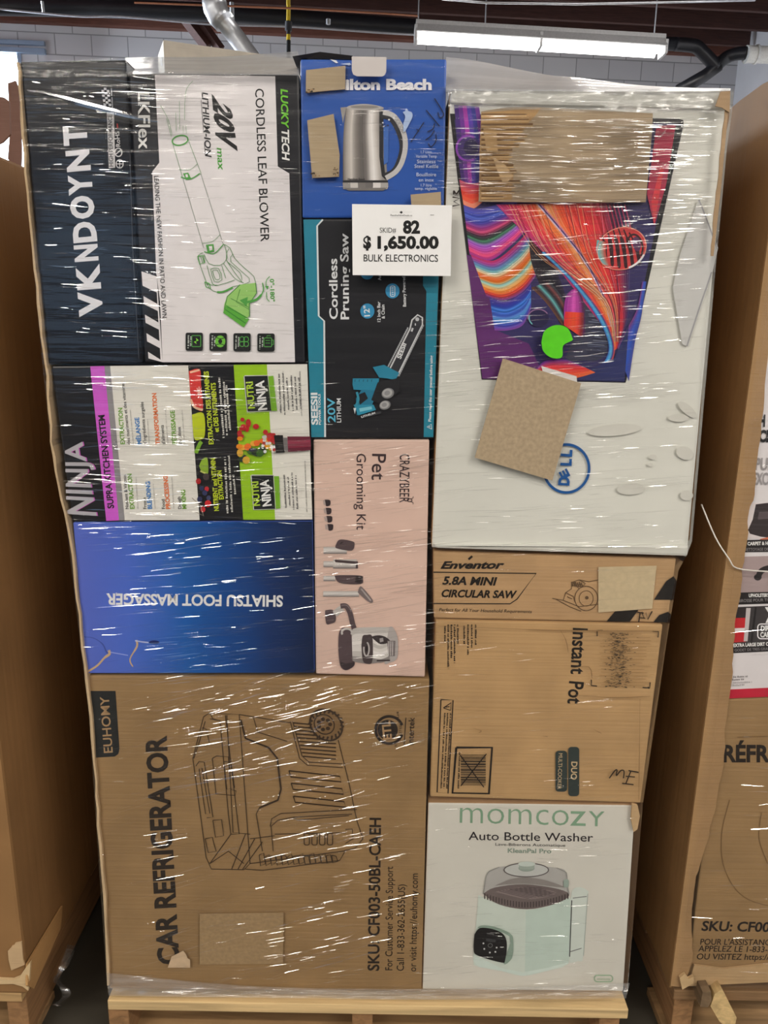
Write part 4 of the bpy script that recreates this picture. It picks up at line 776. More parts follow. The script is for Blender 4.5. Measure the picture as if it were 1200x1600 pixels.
for P in ([(840, 655), (935, 512)], [(950, 425), (1046, 540)], [(1010, 340), (1075, 450), (1050, 480), (1035, 440)], [(960, 580), (1000, 560), (1010, 520)], [(945, 640), (985, 610), (1010, 570)], [(1020, 600), (1020, 650), (985, 690), (965, 665)], [(900, 580), (880, 560)]): A.line(P, 8, (24, 34, 66), sm=4)
A.build()
A = Art(hb, 'scrape', scale=4.615, off=(460, 80)); A.poly(smoothpts([(785, 520), (800, 470), (782, 440), (798, 432), (806, 410), (820, 430), (845, 440), (852, 470), (830, 520), (790, 585), (785, 520)], 3), (170, 192, 226)); A.poly([(256, 58), (300, 66), (316, 84), (300, 86)], (220, 224, 230)); A.poly([(330, 92), (400, 84), (410, 98), (392, 100)], (190, 204, 226)); A.build()
KP2 = board((172, 154, 126), 'x')
S = lambda pts: [(460+x/4.615, 80+y/4.615) for x, y in pts]
hb.patch('torn_board', S([(84, 136), (368, 104), (366, 274), (250, 284), (82, 300)]), KP2, .0025, label='cardboard showing where the print is torn away')
hb.patch('torn_board', S([(92, 498), (282, 452), (326, 745), (322, 905), (128, 914)]), KP2, .0025, label='cardboard showing where the print is torn away')
hb.patch('torn_board', S([(838, 1034), (1056, 1014), (1060, 1190), (850, 1190)]), KP2, .0025, label='cardboard showing where the print is torn away')
A = Art(hb, 'burr', scale=4.615, off=(460, 80))
for cx, cy, n_ in ((110, 284, 14), (150, 890, 12), (305, 885, 7), (298, 848, 5)):
    for i in range(n_): A.ell((cx+rr.uniform(-26, 30), cy+rr.uniform(-14, 12)), rr.uniform(3, 9), rr.uniform(3, 7), rr.choice(((50, 40, 30), (90, 70, 48), (30, 26, 22), (150, 120, 84))))
A.build()
hb.k += 3e-4
bm = bmesh.new(); P = S([(414, 40), (664, 44), (662, 150), (648, 176), (630, 184), (450, 182), (424, 168), (414, 140)])
yy = hb.Y-hb.k; f = [bm.verts.new(W(*p, yy)) for p in P]; bk_ = [bm.verts.new(v.co+Vector((0, -.0012, 0))) for v in f]; n = len(f); bm.faces.new(bk_); bm.faces.new(f[::-1])
for i in range(n): bm.faces.new((f[i], f[(i+1) % n], bk_[(i+1) % n], bk_[i]))
bmesh.ops.recalc_face_normals(bm, faces=bm.faces); o = obj('tuck_tab', bm, gloss((196, 190, 188)), hb.root); o['label'] = 'white rounded tuck tab'
bm = bmesh.new()   # lifted dark flap and lid over the top edge
a0, a1, a2, a3 = W(457, 88, -.004), W(500, 81, -.006), W(551, 87, -.004), W(552, 93, .0)
q = [a0, a1, a2, a3, W(480, 91, 0)]; f = [bm.verts.new(p) for p in q]; b_ = [bm.verts.new(p+Vector((0, .24, .004))) for p in q]; bm.faces.new(f); bm.faces.new(b_[::-1])
for i in range(5): bm.faces.new((f[i], b_[i], b_[(i+1) % 5], f[(i+1) % 5]))
bmesh.ops.recalc_face_normals(bm, faces=bm.faces); o = obj('lid_flap', bm, base_mat('dark_flap', (44, 42, 44), .5), hb.root); o['label'] = 'dark lifted lid flap'
# --- pruning saw carton
ss = Carton('black and teal carton with pruning saw picture, centre of the stack', [(475, 342), (689.5, 342), (678, 685), (486, 685)], .4, gloss((32, 32, 36)), Y=.002)
TEAL = (36, 128, 152); TW = (214, 220, 222)
A = Art(ss, 'panel_print', scale=4, off=(440, 300))
A.poly([(136, 172), (262, 172), (222, 212), (232, 775), (266, 806), (272, 1532), (186, 1532)], TEAL); A.line([(258, 172), (222, 212), (232, 775), (266, 806), (272, 1532)], 11, TW)
A.poly([(884, 172), (992, 172), (948, 1532), (888, 1532), (905, 620), (884, 585)], TEAL); A.build()
A = Art(ss, 'lettering', scale=4, off=(440, 300)); SW = (226, 228, 230)
A.text('Cordless', (350, 795), (346, 416), 50, SW, .02); A.text('Pruning Saw', (420, 796), (416, 258), 50, SW, .02); A.text('SEESII', (226, 1455), (222, 1254), 38, SW, .035); A.text('POWER TOOLS', (246, 1455), (242, 1262), 13, SW, .03); A.text('20V', (336, 1440), (332, 1286), 46, (90, 180, 210), .015); A.text('LITHIUM', (372, 1440), (370, 1290), 26, SW, .01)
A.text('12 Inch Bar', (618, 812), (616, 685), 19, SW, .02); A.text('& Chain', (645, 792), (642, 704), 19, SW, .02); A.text('Battery Powered', (778, 716), (772, 528), 19, SW, .02); A.text('Au', (622, 552), (620, 520), 19, SW, .02); A.text('Please read the user manual before using', (934, 1435), (944, 1022), 17, SW, .02); A.loop([(938, 1482), (908, 1468), (936, 1452)], 4, SW); A.line([(918, 1467), (930, 1467)], 4, SW); A.build()
A = Art(ss, 'feature_icons', scale=4, off=(440, 300)); CB = (52, 140, 186)
for c in ((536, 744), (693, 618), (535, 500)): A.ell(c, 44, 47, CB)
A.text('12"', (552, 776), (546, 708), 34, SW, .02); A.rrect(680, 588, 708, 652, 8, SW, 4)
for i in range(4): A.line([(688, 600+i*13), (700, 600+i*13)], 5, SW)
A.build('blue round feature icons')
A = Art(ss, 'saw_picture', scale=4, off=(440, 300)); T2 = (40, 130, 160)
A.poly([(654, 1150), (802, 855), (815, 800), (850, 768), (880, 785), (880, 830), (722, 1152)], (50, 50, 56)); A.line([(654, 1150), (802, 855), (815, 800), (850, 768), (880, 785), (880, 830), (722, 1152)], 9, (206, 208, 210))
for k in range(26):
    t = k/25; A.ell((648+148*t-8, 1142-290*t), 5, 7, (170, 172, 176)); A.ell((730+150*t+4, 1146-310*t), 5, 7, (170, 172, 176))
A.text('SEESII', (745, 1045), (780, 950), 26, SW, .03); A.ell((848, 795), 12, 12, (190, 192, 196)); A.line([(820, 850), (812, 872)], 12, (200, 200, 204)); A.ell((836, 828), 4, 8, (200, 200, 204))
A.poly([(570, 1095), (640, 1080), (735, 1130), (712, 1175), (660, 1165), (610, 1160)], T2); A.poly([(445, 1165), (610, 1165), (600, 1245), (450, 1235), (443, 1200)], T2); A.poly([(500, 1235), (600, 1240), (560, 1345), (585, 1360), (470, 1395), (465, 1290)], (36, 116, 146)); A.poly([(470, 1270), (520, 1250), (540, 1290), (490, 1330)], (30, 30, 34)); A.poly([(600, 1190), (740, 1160), (735, 1250), (620, 1330), (560, 1300)], (30, 30, 34)); A.poly([(450, 1330), (575, 1330), (590, 1362), (480, 1396)], (44, 140, 170)); A.poly([(484, 1352), (562, 1340), (566, 1358), (490, 1374)], (120, 190, 205)); A.poly([(490, 1400), (620, 1370), (622, 1384), (500, 1415)], (60, 60, 64)); A.text('LITHIUM', (500, 1412), (586, 1386), 12, SW, .02)
for i in range(5): A.line([(460+i*26, 1172), (458+i*26, 1186)], 5, (30, 90, 110))
for c, rx, ry in (((664, 1258), 40, 32), ((646, 1332), 36, 28)): A.ell(c, rx, ry, (120, 120, 122), -20); A.ell((c[0]-3, c[1]-2), rx*.8, ry*.8, (168, 168, 168), -20); A.ell((c[0]-4, c[1]-2), rx*.45, ry*.45, (140, 140, 142), -20)
A.poly([(448, 1350), (466, 1350), (458, 1388)], (200, 206, 210)); A.line([(470, 1250), (480, 1300), (460, 1340)], 14, (50, 140, 165), sm=4); A.build()
# --- price sign hanging on the film
YS = -.024
class Host: pass
q = [(550, 319), (706, 321), (704, 431.5), (551, 430)]
P = [W(*p, YS) for p in q]
sg = thing('price_sign', 'white price card hung on the wrapped stack below the blue carton', 'sign', (P[0]+P[2])/2)
bm = bmesh.new(); pts = [P[0], P[3], P[2], P[1]]; add_hex(bm, [p+Vector((0, -.0012, 0)) for p in pts]+[p+Vector((0, .0012, 0)) for p in pts], .0005); obj('card', bm, base_mat('white_card', (236, 235, 230), .35, .4, .015, 30, gain=1.2), sg)
h = Host(); h.Y = YS-.0012; h.k = 3e-4; h.root = sg
A = Art(h, 'lettering', scale=6.667, off=(540, 310)); SK = (20, 20, 20)
A.text('82', (598, 360), (775, 360), 122, SK, .045); A.text('SKID#', (356, 357), (526, 357), 52, (70, 70, 70)); A.text('$', (184, 516), (266, 516), 118, SK, .045, fit=False); A.text('1,650.00', (332, 518), (970, 518), 118, SK, .045); A.text('BULK ELECTRONICS', (188, 656), (962, 660), 72, (26, 26, 26), .004)
A.poly([(580, 128), (586, 138), (596, 142), (590, 150), (584, 155), (581, 162), (577, 155), (568, 150), (562, 143), (574, 138)], SK); A.text('PasstheNineDeals.ca', (468, 184), (694, 186), 18, (110, 110, 110)); A.line([(466, 200), (690, 202)], 1.6, (170, 170, 166)); A.line([(482, 142), (552, 142)], 1.4, (180, 180, 176)); A.line([(606, 142), (690, 142)], 1.4, (180, 180, 176)); A.dashes((882, 176), (922, 176), 8, (130, 130, 130)); A.build()
# --- kraft slip sheet along the left flank of the stack
bm = bmesh.new()
EDGE = [(26, 97), (31, 160), (36, 240), (44, 330), (53, 420), (61, 500), (70, 570), (74, 620), (79, 690), (90, 760), (104, 822), (114, 890), (122, 960), (130, 1040), (139, 1120), (148, 1220), (152, 1290), (160, 1400), (168, 1540)]
rr = random.Random(8); E2 = [(x+rr.uniform(-1.2, 1.2), y) for x, y in smoothpts(EDGE, 3)]
L0 = [bm.verts.new(W(x, y, -.006)) for x, y in E2]; L1 = [bm.verts.new(W(x+3.8+rr.uniform(-1, 1), y, -.007)) for x, y in E2]; L2 = [bm.verts.new(v.co+Vector((0, .72, 0))) for v in L1]; L3 = [bm.verts.new(v.co+Vector((0, .72, 0))) for v in L0]
for a, b in ((L0, L1), (L1, L2), (L2, L3), (L3, L0)):
    for i in range(len(E2)-1): bm.faces.new((a[i], a[i+1], b[i+1], b[i]))
bmesh.ops.recalc_face_normals(bm, faces=bm.faces)
tag(obj('slip_sheet', bm, board((196, 170, 134))), 'narrow raw corrugated sheet edge down the left flank of the central stack', 'cardboard sheet')
# ================================================================== neighbours
XS = .583; YN = .024
# right: kraft sleeve, L-shaped, with a torn front flange
sl = thing('kraft_sleeve', 'tall brown corrugated sleeve with torn front edge on the right pallet', 'cardboard sleeve', (XS+.02, .5, .14))
zt = WX(1172, 152, XS).z
KS = base_mat('kraft_sleeve', (132, 101, 65), .65, .3, .16, 5, .15, (2, 60, 3))
bm = bmesh.new(); z0 = W(1068, 1543, YN).z
N_ = 14
top = [Vector((XS, YN+1.15*i/N_, zt+.006*math.sin(i*1.3))) for i in range(N_+1)]; bot = [Vector((XS+.004*math.sin(i*.9), YN+1.15*i/N_, z0)) for i in range(N_+1)]
def sheet(bm, rows, t):
    g = [[bm.verts.new(p) for p in r] for r in rows]
    for i in range(len(g)-1):
        for j in range(len(g[0])-1): bm.faces.new((g[i][j], g[i+1][j], g[i+1][j+1], g[i][j+1]))
    bmesh.ops.recalc_face_normals(bm, faces=bm.faces); bmesh.ops.solidify(bm, geom=bm.faces[:], thickness=t)
rows = []
for k in range(11):
    f_ = k/10; rows.append([t_.lerp(b_, f_)+Vector((.006*math.sin(k*.9+j*.5)*math.sin(PI*j/N_), 0, 0)) for j, (t_, b_) in enumerate(zip(top, bot))])
sheet(bm, rows, .005); obj('side_panel', bm, KS, sl)
FL = [(1235, 300), (1222, 420), (1204, 520), (1198, 580), (1193, 640), (1186, 700), (1180, 750), (1177, 782), (1170, 800), (1167, 850), (1160, 890), (1157, 930), (1151, 960), (1146, 1010), (1144, 1050), (1139, 1090), (1133, 1140), (1132, 1180), (1124, 1225), (1120, 1250), (1111, 1290), (1106, 1310), (1094, 1350), (1086, 1380), (1082, 1420), (1081, 1470), (1082, 1500), (1070, 1541)]
bm = bmesh.new(); rr = random.Random(21); rws = []
for x, y in smoothpts(FL, 3):
    p = W(x+rr.uniform(-1.3, 1.3), y, YN-.004); c0 = Vector((XS-.0045, YN-.004, p.z)); p.x = max(p.x, XS+.004)
    rws.append([c0, c0.lerp(p, .5)+Vector((0, -.0015, 0)), p])
sheet(bm, rws, .004); obj('front_flange', bm, board((158, 126, 88)), sl)
# boxes inside the sleeve, seen past its torn edge
vb = Carton('white vacuum cleaner carton with red base band on the right pallet', [(1214, 420), (1500, 420), (1370, 1078), (1132, 1091)], .4, gloss((224, 220, 222)), Y=YN+.006)
A = Art(vb, 'picture_panels'); K1 = (34, 30, 32)
A.poly([(1126, 1078), (1300, 1070), (1300, 1084), (1125, 1092)], (190, 28, 56))
A.poly([(1166, 786), (1230, 786), (1230, 845), (1160, 840)], (222, 214, 214)); A.poly(smoothpts([(1181, 788), (1230, 788), (1230, 838), (1172, 834), (1176, 812), (1181, 788)], 3), (52, 44, 46)); A.poly([(1186, 800), (1230, 798), (1230, 808), (1184, 812)], (90, 80, 84)); A.poly([(1188, 842), (1230, 832), (1230, 848), (1186, 848)], (200, 110, 80))
A.poly([(1155, 844), (1240, 842), (1240, 862), (1155, 863)], K1)
A.poly([(1150, 870), (1240, 868), (1240, 926), (1150, 928)], (168, 150, 150)); A.line([(1184, 903), (1190, 892), (1205, 887), (1230, 886)], 9, (40, 34, 36), sm=5); A.ell((1184, 902), 6, 5, (30, 26, 28))
A.poly([(1145, 926), (1240, 924), (1240, 942), (1145, 945)], K1)
A.poly([(1140, 949), (1240, 945), (1240, 1004), (1140, 1008)], (60, 56, 58)); A.poly([(1140, 966), (1169, 964), (1165, 1003), (1140, 1004)], (196, 36, 44)); A.poly([(1140, 982), (1164, 981), (1164, 987), (1140, 988)], (226, 220, 220)); A.poly([(1140, 949), (1172, 948), (1169, 965), (1140, 966)], (44, 38, 40)); A.poly([(1166, 950), (1173, 950), (1168, 1002), (1162, 1002)], (196, 190, 190)); A.line([(1181, 949), (1174, 1004)], 3, (30, 28, 30))
A.text('X', (1196, 972), (1214, 971), 22, (236, 234, 236), .04); A.rrect(1184, 975, 1240, 998, 5, (230, 228, 230), 1.8); A.text('DIRT', (1189, 985.5), (1207, 985), 7.5, (236, 234, 236), .04); A.text('CAPACITY', (1188, 995.5), (1224, 995), 7.5, (236, 234, 236), .04)
A.poly([(1135, 1006), (1240, 1002), (1240, 1016), (1135, 1021)], K1); A.build()
A = Art(vb, 'lettering')
A.text('H', (1187, 666), (1196, 666), 17, BLACK, .05, .1); A.text('CL', (1186, 690), (1205, 690), 17, BLACK, .05, .1); A.text('PUI', (1180, 734), (1204, 734), 18, (150, 146, 148), .02, .1); A.text('EXCL', (1177, 757), (1206, 757), 18, (150, 146, 148), .02, .1)
A.text('CARPET & HARD', (1168, 852), (1212, 851), 5, WHITE, .04); A.text('NETTOYAGE DE TAPIS', (1163, 861), (1215, 860), 4.5, (150, 146, 148)); A.text('UPHOLSTERY TOOL', (1170, 933), (1218, 932), 5, WHITE, .04); A.text('BROSSE POUR TISSUS', (1155, 941), (1212, 939), 4.5, (150, 146, 148)); A.text('EXTRA LARGE DIRT CUP CAPACITY', (1146, 1011), (1236, 1007), 5, WHITE, .04); A.text('GODET DE TRES GRANDE CAPACITE', (1148, 1018), (1236, 1014), 4, (150, 146, 148))
for i, (x0, x1) in enumerate(((1146, 1169), (1144, 1163), (1146, 1175), (1145, 1163))): A.dashes((x0, 1059+i*4.4), (x1, 1058+i*4.4), 2.8, (130, 126, 128) if i < 2 else (180, 176, 178), i)
A.build()
rf = Carton('brown carton with black bilingual lettering at the bottom of the right pallet', [(1124, 1093), (1372, 1084), (1290, 1520), (1074, 1532)], .5, board((150, 121, 83)), Y=YN+.006)
A = Art(rf, 'lettering'); RK = (34, 26, 22)
A.text('RÉFR', (1130, 1190), (1203, 1190), 25, RK, .035); A.text('SKU: CF00', (1096, 1454), (1203, 1456), 14.5, RK, .025, .15)
A.text("POUR L'ASSISTANC", (1094, 1476), (1204, 1477), 9, RK, .003, .15); A.text('APPELEZ LE 1-833-3', (1091, 1486.5), (1206, 1488), 9, RK, .003, .15); A.text('OU VISITEZ https://e', (1089, 1499), (1208, 1500), 9, RK, .003, .15)
A.line([(1140, 1250), (1128, 1300), (1130, 1350), (1150, 1390), (1180, 1410), (1230, 1420)], 1.2, (120, 92, 58), sm=4); A.line([(1190, 1270), (1186, 1310), (1200, 1350)], 1.2, (120, 92, 58), sm=4); A.line([(1152, 1152), (1210, 1150)], 1.4, (120, 92, 58)); A.build()
rf.patch('wrapped_lip', [(1085, 1508), (1130, 1514), (1300, 1496), (1300, 1530), (1075, 1541)], board((182, 152, 112)), .004)
pr = pallet('dark worn pallet under the right hand load', .588, 1.55, YN+.005, 1.15, ZD-.004, col=(140, 108, 74), sx=(.60, 1.05, 1.5))
# stray block standing under the right load
bm = bmesh.new(); tube(bm, [W(1128, 1565, YN-.02), W(1128, 1565, YN-.02)+Vector((.0, .5, -.0))], .001, 6); bm.free()
# left: big carton
XLf = -.66; YL = -.01
cl = W(42, 1548, YL)
XLf = cl.x+.002
zl = WX(30, 256, XLf).z
lc = thing('bulk_carton', 'huge plain brown carton on the left pallet beside the stack', 'box', (XLf-.4, .5, .14))
bm = bmesh.new(); KL = base_mat('kraft_bulk', (132, 99, 63), .65, .3, .16, 4, .15, (2, 60, 3))
zb = .137
add_hex(bm, [Vector((XLf-.9, YL, zl)), Vector((XLf-.9, YL, zb)), Vector((XLf, YL, zb)), Vector((XLf, YL, zl)), Vector((XLf-.9, YL+1.15, zl)), Vector((XLf-.9, YL+1.15, zb)), Vector((XLf, YL+1.15, zb)), Vector((XLf, YL+1.15, zl))], .006)
obj('shell', bm, KL, lc)
bm = bmesh.new()   # seam flap low on the flank
P = [WX(40, 1506, XLf+.002), WX(95, 1415, XLf+.002), WX(92, 1450, XLf+.002), WX(50, 1545, XLf+.004), WX(40, 1540, XLf+.004)]
f = [bm.verts.new(p+Vector((.004, 0, 0))) for p in P]; b_ = [bm.verts.new(p) for p in P]; bm.faces.new(f); bm.faces.new(b_[::-1])
for i in range(5): bm.faces.new((f[i], b_[i], b_[(i+1) % 5], f[(i+1) % 5]))
bmesh.ops.recalc_face_normals(bm, faces=bm.faces); obj('bottom_flap', bm, board((170, 132, 86)), lc)
for pts, yb in (([(-12, 150), (6, 152), (14, 158), (16, 210), (4, 222), (-12, 230)], .5), ([(12, 130), (24, 126), (29, 140), (33, 235), (32, 262), (22, 262), (12, 248), (16, 200)], .62)):
    bm = bmesh.new(); f = [bm.verts.new(W(px, py, yb)) for px, py in pts]; b_ = [bm.verts.new(v.co+Vector((0, .006, 0))) for v in f]; n = len(f)
    bm.faces.new(f); bm.faces.new(b_[::-1])
    for i in range(n): bm.faces.new((f[i], b_[i], b_[(i+1) % n], f[(i+1) % n]))
    bmesh.ops.recalc_face_normals(bm, faces=bm.faces); o = obj('torn_flap', bm, board((112, 84, 74)), lc); o['label'] = 'reddish brown torn flap sticking up'
def slab(name, pts, Y, t, m, parent, amp=0):
    bm = bmesh.new(); f = [bm.verts.new(W(px+rr.uniform(-amp, amp), py+rr.uniform(-amp, amp), Y)) for px, py in pts]; b_ = [bm.verts.new(v.co+Vector((0, t, 0))) for v in f]; n = len(f)
    bm.faces.new(f); bm.faces.new(b_[::-1])
    for i in range(n): bm.faces.new((f[i], b_[i], b_[(i+1) % n], f[(i+1) % n]))
    bmesh.ops.recalc_face_normals(bm, faces=bm.faces); return obj(name, bm, m, parent)
slab('torn_corner', [(12, 1486), (16, 1482), (18, 1478), (22, 1477), (23, 1474), (33, 1472), (36, 1500), (38, 1508), (18, 1516), (13, 1500)], YL-.004, .003, board((184, 156, 120)), lc, .6)
slab('crushed_rim', [(-8, 1531), (20, 1532), (30, 1528), (36, 1520), (42, 1508), (47, 1504), (46, 1530), (44, 1548), (36, 1542), (20, 1537), (-8, 1538)], YL-.007, .006, board((196, 170, 130)), lc, .8)
slab('crushed_foot', [(1062, 1528), (1070, 1522), (1076, 1530), (1084, 1526), (1083, 1536), (1076, 1541), (1066, 1546)], YN-.012, .006, board((196, 168, 126)), sl, .7)
slab('plank_end', [(1117, 1553), (1128, 1545), (1140, 1568), (1151, 1590), (1149, 1600), (1136, 1606), (1124, 1596), (1110, 1572)], YN-.02, .3, wood((206, 176, 124), 1), pr)
slab('splinter_block', [(1098, 1550), (1111, 1549), (1112, 1564), (1106, 1574), (1094, 1573)], YN-.026, .05, wood((120, 98, 72), 1), pr)
pallet('pale splintered pallet under the left hand load', XLf-.92, XLf-.012, YL+.004, 1.14, ZD, col=(196, 160, 110))
# cartons added behind both gaps to block rear light and keep them dark
for x0_, side_ in ((-1.5, 'left'), (.12, 'right')):
    rl = thing('gap_blocker', 'added brown carton blocking rear light at the far end of the gap %s of the stack' % side_, 'box', (x0_+.65, 1.85, 0))
    bm = bmesh.new(); box(bm, (x0_, 1.4, 0), (x0_+1.32, 2.4, 1.62), .006); obj('shell', bm, KL, rl)
    bm = bmesh.new(); box(bm, (x0_+.6, 1.3965, 0), (x0_+.66, 1.3995, 1.61), .0005); obj('sealing_tape', bm, base_mat('brown_tape', (128, 98, 62), .3), rl)
# loose film tail by the left pallet
FILM2 = film_mat('film_folds', .22, .14, .12, .5)
bm = bmesh.new(); rr = random.Random(6)
for s in range(3):
    C_ = smoothpts([(101+s*2, 1488-s*6), (92+s*3, 1512), (88-s*3, 1532), (97+s*4, 1552), (90-s*4, 1568), (78+s*5, 1571)], 5); r0, r1 = [], []
    for i, (x, y) in enumerate(C_):
        wv = 6*math.sin(i*.55+s)+3; p = W(x, y, .04+.02*s); q_ = W(x+wv+5, y+2, .055+.02*s+.02*math.sin(i*.8)); r0.append(bm.verts.new(p)); r1.append(bm.verts.new(q_))
    for i in range(len(C_)-1): bm.faces.new((r0[i], r0[i+1], r1[i+1], r1[i]))
tag(obj('film_tail', bm, FILM2, None, True), 'crumpled clear film tail dangling by the left pallet', 'plastic film')
# film cord across the right load
bm = bmesh.new(); cp = [(1096, 788, .03), (1118, 840, .02), (1139, 873, YN-.008), (1152, 888, YN-.01), (1200, 893, YN-.008), (1240, 893, YN-.008)]
tube(bm, [W(*p) for p in smoothpts(cp, 4)], .0013, 6); tag(obj('packing_string', bm, base_mat('film_cord', (225, 222, 214), .3, .6), None, True), 'thin white twisted film string pulled across the right load', 'string')
# ================================================================== stretch film round the stack
FILM = film_mat('stretch_film', .028, .10, .008, .35)
FOLD = film_mat('film_gathered', .10, .18, .14, .8, gather=.36)
CREASE = film_mat('film_crease', .14, .06, .012, 0)
sf = thing('stretch_wrap', 'clear glossy stretch film wound round the whole central stack', 'plastic film', (0, .3, .14))
def edge(E, y):
    for (x0, y0), (x1, y1) in zip(E, E[1:]):
        if y <= y1: return x0+(x1-x0)*max(0, (y-y0))/(y1-y0)
    return E[-1][0]
LE = [(25, 80), (30, 160), (60, 500), (78, 690), (104, 822), (139, 1120), (168, 1552)]
RE = [(1147, 80), (1144, 145), (1118, 420), (1080, 860), (1062, 880), (1042, 1000), (1004, 1260), (980, 1556)]
def topy(x):
    T = [(25, 96), (195, 91), (212, 112), (455, 113), (468, 90), (699, 90), (704, 140), (1147, 140)]
    for (x0, y0), (x1, y1) in zip(T, T[1:]):
        if x <= x1: return y0+(y1-y0)*(x-x0)/(x1-x0)
    return 140
bm = bmesh.new(); NX, NY = 44, 64; g = []
rr = random.Random(31)
YFm = -.0135
for j in range(NY+1):
    row = []
    for i in range(NX+1):
        t = j/NY; y = 92+t*(1553-92); xl, xr = edge(LE, y), edge(RE, y); x = xl+(xr-xl)*i/NX; yy = max(y, topy(x)) if j < 6 else y
        if j < 6: yt = topy(x); yy = yt+(92+6/NY*(1553-92)-yt)*j/6
        row.append(bm.verts.new(W(x, yy, YFm+.0009*math.sin(i*.7+j*.35)+rr.uniform(-.0004, .0004))))
    g.append(row)
for j in range(NY):
    for i in range(NX): bm.faces.new((g[j][i], g[j+1][i], g[j+1][i+1], g[j][i+1]))
left = [v.co.copy() for v in [r[0] for r in g]]; right = [r[-1].co.copy() for r in g]
obj('front_sheet', bm, FILM, sf, True)
for E_ in (left, right):
    bm = bmesh.new(); a = [bm.verts.new(p) for p in E_]; b = [bm.verts.new(p+Vector((0, .75, 0))) for p in E_]
    for i in range(len(a)-1): bm.faces.new((a[i], a[i+1], b[i+1], b[i]))
    obj('side_sheet', bm, FILM, sf, True)
# gathered film bridging the uneven tops
def band(name, lo, hi, Ylo, Yhi, m, n=40, k=8):
    bm = bmesh.new(); lo = smoothpts(lo, 8); hi = smoothpts(hi, 8); g = []
    def samp(P, t):
        f = t*(len(P)-1); i = min(int(f), len(P)-2); f -= i; return (P[i][0]*(1-f)+P[i+1][0]*f, P[i][1]*(1-f)+P[i+1][1]*f)
    for j in range(k+1):
        v = j/k; row = []
        for i in range(n+1):
            a, b = samp(lo, i/n), samp(hi, i/n); y = Ylo*(1-v)+Yhi*v+rr.uniform(-.003, .003)
            row.append(bm.verts.new(W(a[0]*(1-v)+b[0]*v, a[1]*(1-v)+b[1]*v, y)))
        g.append(row)
    for j in range(k):
        for i in range(n): bm.faces.new((g[j][i], g[j][i+1], g[j+1][i+1], g[j+1][i]))
    return obj(name, bm, m, sf, True)
band('top_fold', [(198, 116), (300, 117), (400, 117), (468, 118)], [(196, 90), (250, 89), (330, 89), (400, 85), (466, 80)], -.012, .16, FOLD)
band('top_fold', [(697, 141), (800, 142), (1000, 143), (1141, 142)], [(697, 89), (750, 96), (850, 116), (900, 121), (1000, 133), (1080, 137), (1142, 138)], -.012, .14, film_mat('film_bunched', .12, .2, .15, .8, gather=.66), 60)
band('top_fold', [(700, 168), (850, 172), (1000, 176), (1138, 178)], [(700, 139), (850, 140), (1000, 140), (1141, 140)], -.0145, -.013, film_mat('film_layered', .08, .15, .10, .8, gather=.12), 60)
band('bottom_fold', [(170, 1556), (400, 1559), (700, 1562), (978, 1560)], [(166, 1520), (400, 1541), (700, 1545), (984, 1536)], -.022, -.014, film_mat('film_foot', .10, .16, .10, .8, gather=.10), 50)
# creases pulled into the film: small ridges that catch the lamps
def crease(bm, p, ang, ln, w, tilt, sag, Y0, tw):
    n = max(4, int(ln/14)); R = []
    ca, sa = math.cos(ang), math.sin(ang)
    for i in range(n+1):
        t = i/n; s = math.sin(PI*t)**.5*w*.001 + 1e-5
        x = p[0]+ca*ln*(t-.5); y = p[1]+sa*ln*(t-.5)+sag*math.sin(PI*t)
        c = W(x, y, Y0); tl = tilt+tw*math.sin(2.2*PI*t+tw*9)
        R.append((bm.verts.new(c+Vector((0, 0, s*.5))), bm.verts.new(c+Vector((0, -s*math.sin(tl), s*.5-s*math.cos(tl)))), bm.verts.new(c+Vector((0, 0, -s*.75)))))
    for i in range(n):
        for k in (0, 1): bm.faces.new((R[i][k], R[i][k+1], R[i+1][k+1], R[i+1][k]))
def tilt_at(p): return math.radians(rr.gauss(14+(1.5-W(*p).z)*25, 9))
def field(x0, y0, x1, y1, n, a0, a1, l0, l1, wmul=1):
    """creases lie in bundles that share the pull of one pass of the roll"""
    k = 0
    while k < n:
        p = (rr.uniform(x0, x1), rr.uniform(y0, y1)); m_ = rr.choice((1, 1, 2, 3, 5)); an = rr.uniform(a0, a1); tl = tilt_at(p); k += m_
        for q in range(m_):
            c = (p[0]+rr.uniform(-25, 25), p[1]+q*rr.uniform(3.5, 8)); ln = rr.uniform(l0, l1)*rr.choice((.5, .8, 1, 1.4))
            if c[0]-ln/2 < edge(LE, c[1])+2 or c[0]+ln/2 > edge(RE, c[1])-2 or c[1] < topy(c[0])+4 or c[1] > 1545: continue
            if 525 < c[0]+ln/2 and c[0]-ln/2 < 715 and 305 < c[1] < 445: continue
            crease(bmc, c, math.radians(an+rr.uniform(-1.2, 1.2)), ln, wmul*rr.choice((.5, .7, .9, 1.3)), tl+math.radians(rr.gauss(0, 3.5)), rr.uniform(-1.5, 1.5), YFm-.0012, rr.uniform(.005, .09))
bmc = bmesh.new()
field(35, 110, 245, 570, 150, 0, 5, 20, 80)
field(240, 200, 470, 570, 190, -1, 2, 20, 90)
field(470, 100, 700, 690, 90, -4, 1, 20, 80, .8)
field(700, 180, 1130, 330, 760, -3, 2, 40, 150, 1.25)
field(700, 320, 1120, 620, 560, -8, -2, 45, 160, 1.2)
field(680, 600, 1080, 860, 190, -6, -1, 30, 130)
field(80, 570, 490, 815, 380, -5, 5, 30, 150, 1.1)
field(110, 815, 490, 1055, 250, -9, -1, 25, 120)
field(490, 690, 670, 1058, 260, -13, -5, 25, 120, 1.1)
field(250, 1058, 668, 1200, 250, -20, -9, 30, 120, .8)
field(140, 1060, 660, 1545, 440, -19, -8, 30, 150, .7)
field(140, 1060, 660, 1545, 110, -4, 3, 20, 80, .7)
field(672, 870, 1040, 1250, 130, -8, 1, 20, 90, .8)
